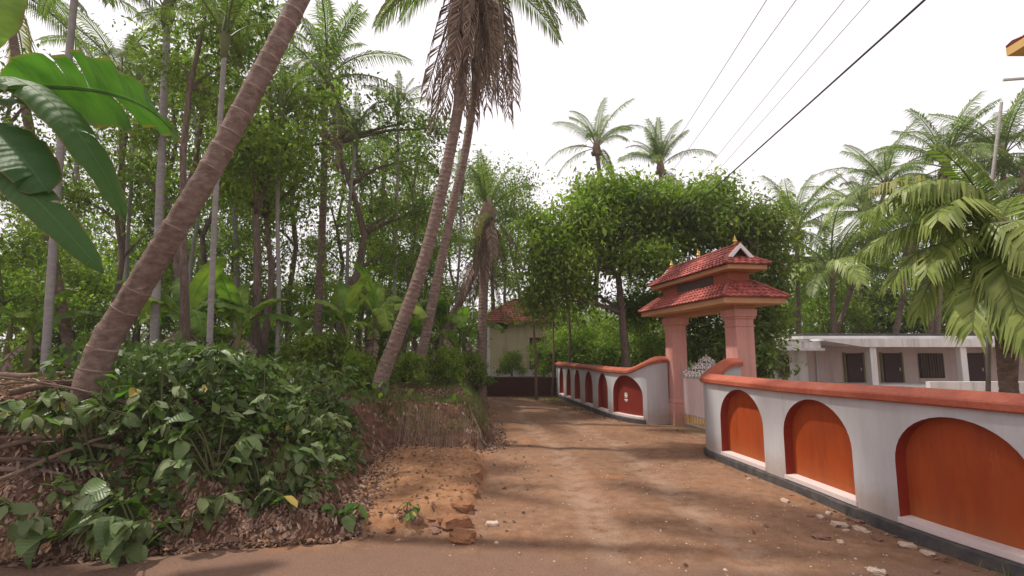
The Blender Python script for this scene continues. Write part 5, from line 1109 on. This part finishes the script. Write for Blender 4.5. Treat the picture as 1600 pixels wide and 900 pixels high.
    grass(5000, 2.0, 4.9, 5, 25, lambda x, y, r: (x > wx(y) - .2) & (x < wx(y) - .07) & (r < np.clip(vnoise(x * 2, y * 1.3, 42) * 3 - .35, 0, 1) * 2), .13, 'sparse weeds along the foot of the arched walls')
    grass(9000, -1.5, 2.6, 20, 25.2, lambda x, y, r: (f(x, y) < -.1) & (x < wx(y) - .1) & (x > .3 + (25 - y) * .42) & (r < .5), .1, 'dry grass at the end of the road')
    # rootlets hanging down the cut face of the low bank
    m = MB(); rr = random.Random(3)
    for k in range(420):
        t = rr.random(); 
        if t < .55: x = rr.uniform(-2.6, -.5); y = 11.75 + (x + 1.6) * .1 + rr.uniform(.05, .6)
        else: y = rr.uniform(12, 22); x = -.42 - max(0, y - 13) * .115 - rr.uniform(.1, .6)
        p = Vector((x, y, gz(x, y) + .01)); pts = [p]
        ox, oy = (0, -1) if t < .55 else (1, -.1)
        for q in range(3):
            st = rr.uniform(.05, .14); nx, ny = pts[-1].x + ox * st + rr.gauss(0, .03), pts[-1].y + oy * st + rr.gauss(0, .03); pts.append(Vector((nx, ny, gz(nx, ny) + rr.uniform(.0, .04))))
        m.tube(pts, [.006, .005, .004, .002], 3, cap=False)
    tag(m.build('hanging_roots', M['deadwood']), 'fine roots hanging over the cut face of the low bank', 'roots', kind='stuff')
litter()
def pebbles():
    rng = np.random.default_rng(63); n = 3600; y = 4.6 + rng.random(n) ** 1.4 * 14; x = rng.uniform(-2.5, 5, n)
    P = sorted(NEARPATH + FARPATH, key=lambda p: p[1]); wx = np.interp(y, [p[1] for p in P], [p[0] for p in P])
    ok = (x < wx - .1) & (poly_sd(x, y, FOOT) < -.05) & (rng.random(n) > track_at(x, y) * .8) & (rng.random(n) < .35 + vnoise(x * .9, y * .9, 64)); x, y = x[ok], y[ok]; N = len(x)
    c = np.stack([x, y, ground_z(x, y)], 1); r = .008 * rng.lognormal(0, .45, (N, 1)); a = rng.uniform(0, 6.28, N)
    cs = [c + np.stack([np.cos(a + k * 1.571), np.sin(a + k * 1.571), 0 * a], 1) * r * rng.uniform(.7, 1.3, (N, 1)) for k in range(4)]; t = c + np.array([0, 0, .75]) * r
    V = np.stack([np.stack([cs[k], cs[(k + 1) % 4], t], 1) for k in range(4)], 1).reshape(-1, 3, 3)
    tag(link('gravel', npmesh('gravel', V, 3, M['stone'])), 'loose gravel scattered over the dirt road', 'gravel', kind='stuff')
pebbles()
# bigger curled root on the low bank
m = MB(); pp = [(-1.25, 13.2), (-1.05, 12.7), (-.95, 12.4), (-.75, 12.25), (-.7, 12.0), (-.5, 11.85)]
m.tube([(x, y, gz(x, y) + .03) for x, y in pp], [.03, .035, .03, .03, .022, .012], 6, rough=.1)
tag(m.build('exposed_root', M['deadwood'], None, smooth=True), 'pale root winding down the corner of the low bank to the road', 'root')

# ------------------------------------------------------------------ blocks, stones, dead wood
def rock_mesh(d, seed, mat, sub=1, jit=.12):
    import bmesh
    bm = bmesh.new(); bmesh.ops.create_cube(bm, size=1)
    bmesh.ops.subdivide_edges(bm, edges=bm.edges[:], cuts=2, use_grid_fill=True); r = random.Random(seed)
    for v in bm.verts:
        k = .86 if sum(abs(abs(c) - .5) < .01 for c in v.co) >= 2 else 1
        v.co = Vector((v.co.x * d[0] * k * (1 + r.uniform(-jit, jit)), v.co.y * d[1] * k * (1 + r.uniform(-jit, jit)), v.co.z * d[2] * k * (1 + r.uniform(-jit, jit))))
    me = bpy.data.meshes.new('stone'); bm.to_mesh(me); bm.free(); me.materials.append(mat); return me
for k, (px, py, d, rz, lab) in enumerate([(738, 738, (.34, .26, .17), .2, 'laterite block at the far end of the row edging the sandy ledge'), (727, 762, (.4, .28, .2), .05, 'laterite block second from the far end of the ledge row'),
        (722, 783, (.30, .24, .17), -.25, 'laterite block at the middle of the row edging the sandy ledge'), (714, 806, (.36, .22, .16), .4, 'weathered laterite block second from the near end of the ledge row'), (695, 802, (.2, .15, .13), .7, 'broken laterite lump left of the ledge row'), (724, 826, (.27, .2, .12), -.3, 'dark laterite block at the near end of the ledge row')]):
    p = atz(px, py, .14); link_ = link('laterite_block', rock_mesh(d, k, M['block'], jit=.22), None, loc=(p.x, p.y, .055), rot=(random.uniform(-.12, .12), random.uniform(-.15, .12), rz)); tag(link_, lab, 'laterite block', 'laterite blocks edging the ledge')
p = atz(769, 818, .03); tag(link('pale_stone', rock_mesh((.16, .11, .06), 40, M['stone']), None, loc=(p.x, p.y, gz(p.x, p.y) + .015), rot=(0, 0, .1)), 'pale flat stone lying alone on the dirt road', 'stone')
ST = [(1272, 805), (1288, 806), (1318, 818), (1335, 820), (1350, 824), (1362, 828), (1376, 840), (1425, 851), (1300, 800), (1342, 812), (1328, 827), (1455, 862), (1290, 838), (1320, 845), (1378, 893), (1470, 892), (1232, 782)]
for k, (px, py) in enumerate(ST):
    p = atz(px, py, 0.02); s = .05 + .07 * ((k * 7) % 5) / 5
    tag(link('rubble_stone', rock_mesh((s * 1.7, s, s * .6), 60 + k, M['stone'] if k % 3 else M['rust'], jit=.25), None, loc=(p.x - .05, p.y, gz(p.x, p.y) + s * .15), rot=(0, 0, k * 1.3)), 'small rubble stone lying on the dirt along the foot of the near wall', 'stone', 'rubble along the near wall')
for k in range(22):
    x, y = random.uniform(-1.7, -.7), random.uniform(6.55, 7.1); s = random.uniform(.04, .1)
    tag(link('rubble_stone', rock_mesh((s * 1.6, s * 1.1, s * .7), 90 + k, M['block'] if k % 2 else M['rust'], jit=.25), None, loc=(x, y, gz(x, y) + .01), rot=(0, .2, k)), 'small laterite fragment lying in the litter below the sandy ledge', 'stone', 'fragments below the ledge')
for k, (a, b, r, lab) in enumerate([((-6.9, 6.9), (-5.2, 7.4), .045, 'dead branch uppermost in the heap at the left edge'), ((-6.8, 6.5), (-5.0, 6.9), .03, 'thin dead branch at the middle of the heap at the left edge'), ((-6.6, 6.3), (-5.3, 6.35), .035, 'dead branch lowest in the heap at the left edge'), ((-7.2, 7.5), (-5.6, 8.3), .05, 'thick dead branch behind the heap at the left edge'), ((-5.9, 6.1), (-4.9, 7.0), .025, 'crooked dead stick crossing the heap at the left edge'), ((-11.5, 11), (-9.2, 11.6), .07, 'fallen log lying beyond the heap at the left edge')]):
    m = MB(); A = Vector((*a, gz(*a) + .12)); B = Vector((*b, gz(*b) + .16)); pts = [A.lerp(B, t) + Vector((0, random.uniform(-.05, .05), random.uniform(-.03, .08))) for t in np.linspace(0, 1, 6)]
    m.tube(pts, [r, r * 1.05, r, r * .85, r * .7, r * .4], 7, rough=.1, seed=k); tag(m.build('dead_branch', M['deadwood'], None, smooth=True), lab, 'branch', 'dead branches heaped on the bank')
flat = [frond_mesh('dry_frond', M['frond_dry'], 2.6, 8, -12, 36, .5, .035, np.random.default_rng(50 + k), hang=.12, stiff=.9, ragged=.2) for k in range(2)]
for k, (x, y, az, sl_, lab) in enumerate([(-5.0, 7.2, 3.4, -.2, 'fallen dry frond across the heap at the left edge'), (-4.9, 6.7, 3.25, -.05, 'fallen dry frond low in the heap at the left edge'), (-5.4, 8.1, 3.6, .0, 'fallen dry frond behind the heap at the left edge'), (-6.4, 6.35, .25, .2, 'fallen dry frond pointing right at the left edge'), (-5.6, 6.25, 2.9, .12, 'fallen dry frond at the foot of the bank by the left edge')]):
    tag(link('fallen_frond', flat[k % 2], None, loc=(x, y, gz(x, y) + .16), rot=(.15, sl_, az)), lab, 'palm frond', 'fallen fronds heaped on the bank')

# ------------------------------------------------------------------ the humid air between the trees
HZ = 0.0010
if HZ:
    mh = bpy.data.materials.new('haze'); mh.use_nodes = True; n = mh.node_tree; n.nodes.clear(); o = n.nodes.new('ShaderNodeOutputMaterial')
    pv = n.nodes.new('ShaderNodeVolumePrincipled'); pv.inputs['Color'].default_value = (.93, .9, .92, 1); pv.inputs['Density'].default_value = HZ; pv.inputs['Anisotropy'].default_value = .2
    n.links.new(pv.outputs[0], o.inputs['Volume'])
    hb = MB(); hb.box((0, 320, 9.5), (1000, 1000, 23)); tag(hb.build('haze', mh), 'thin humid haze over the whole place', 'haze', kind='stuff')
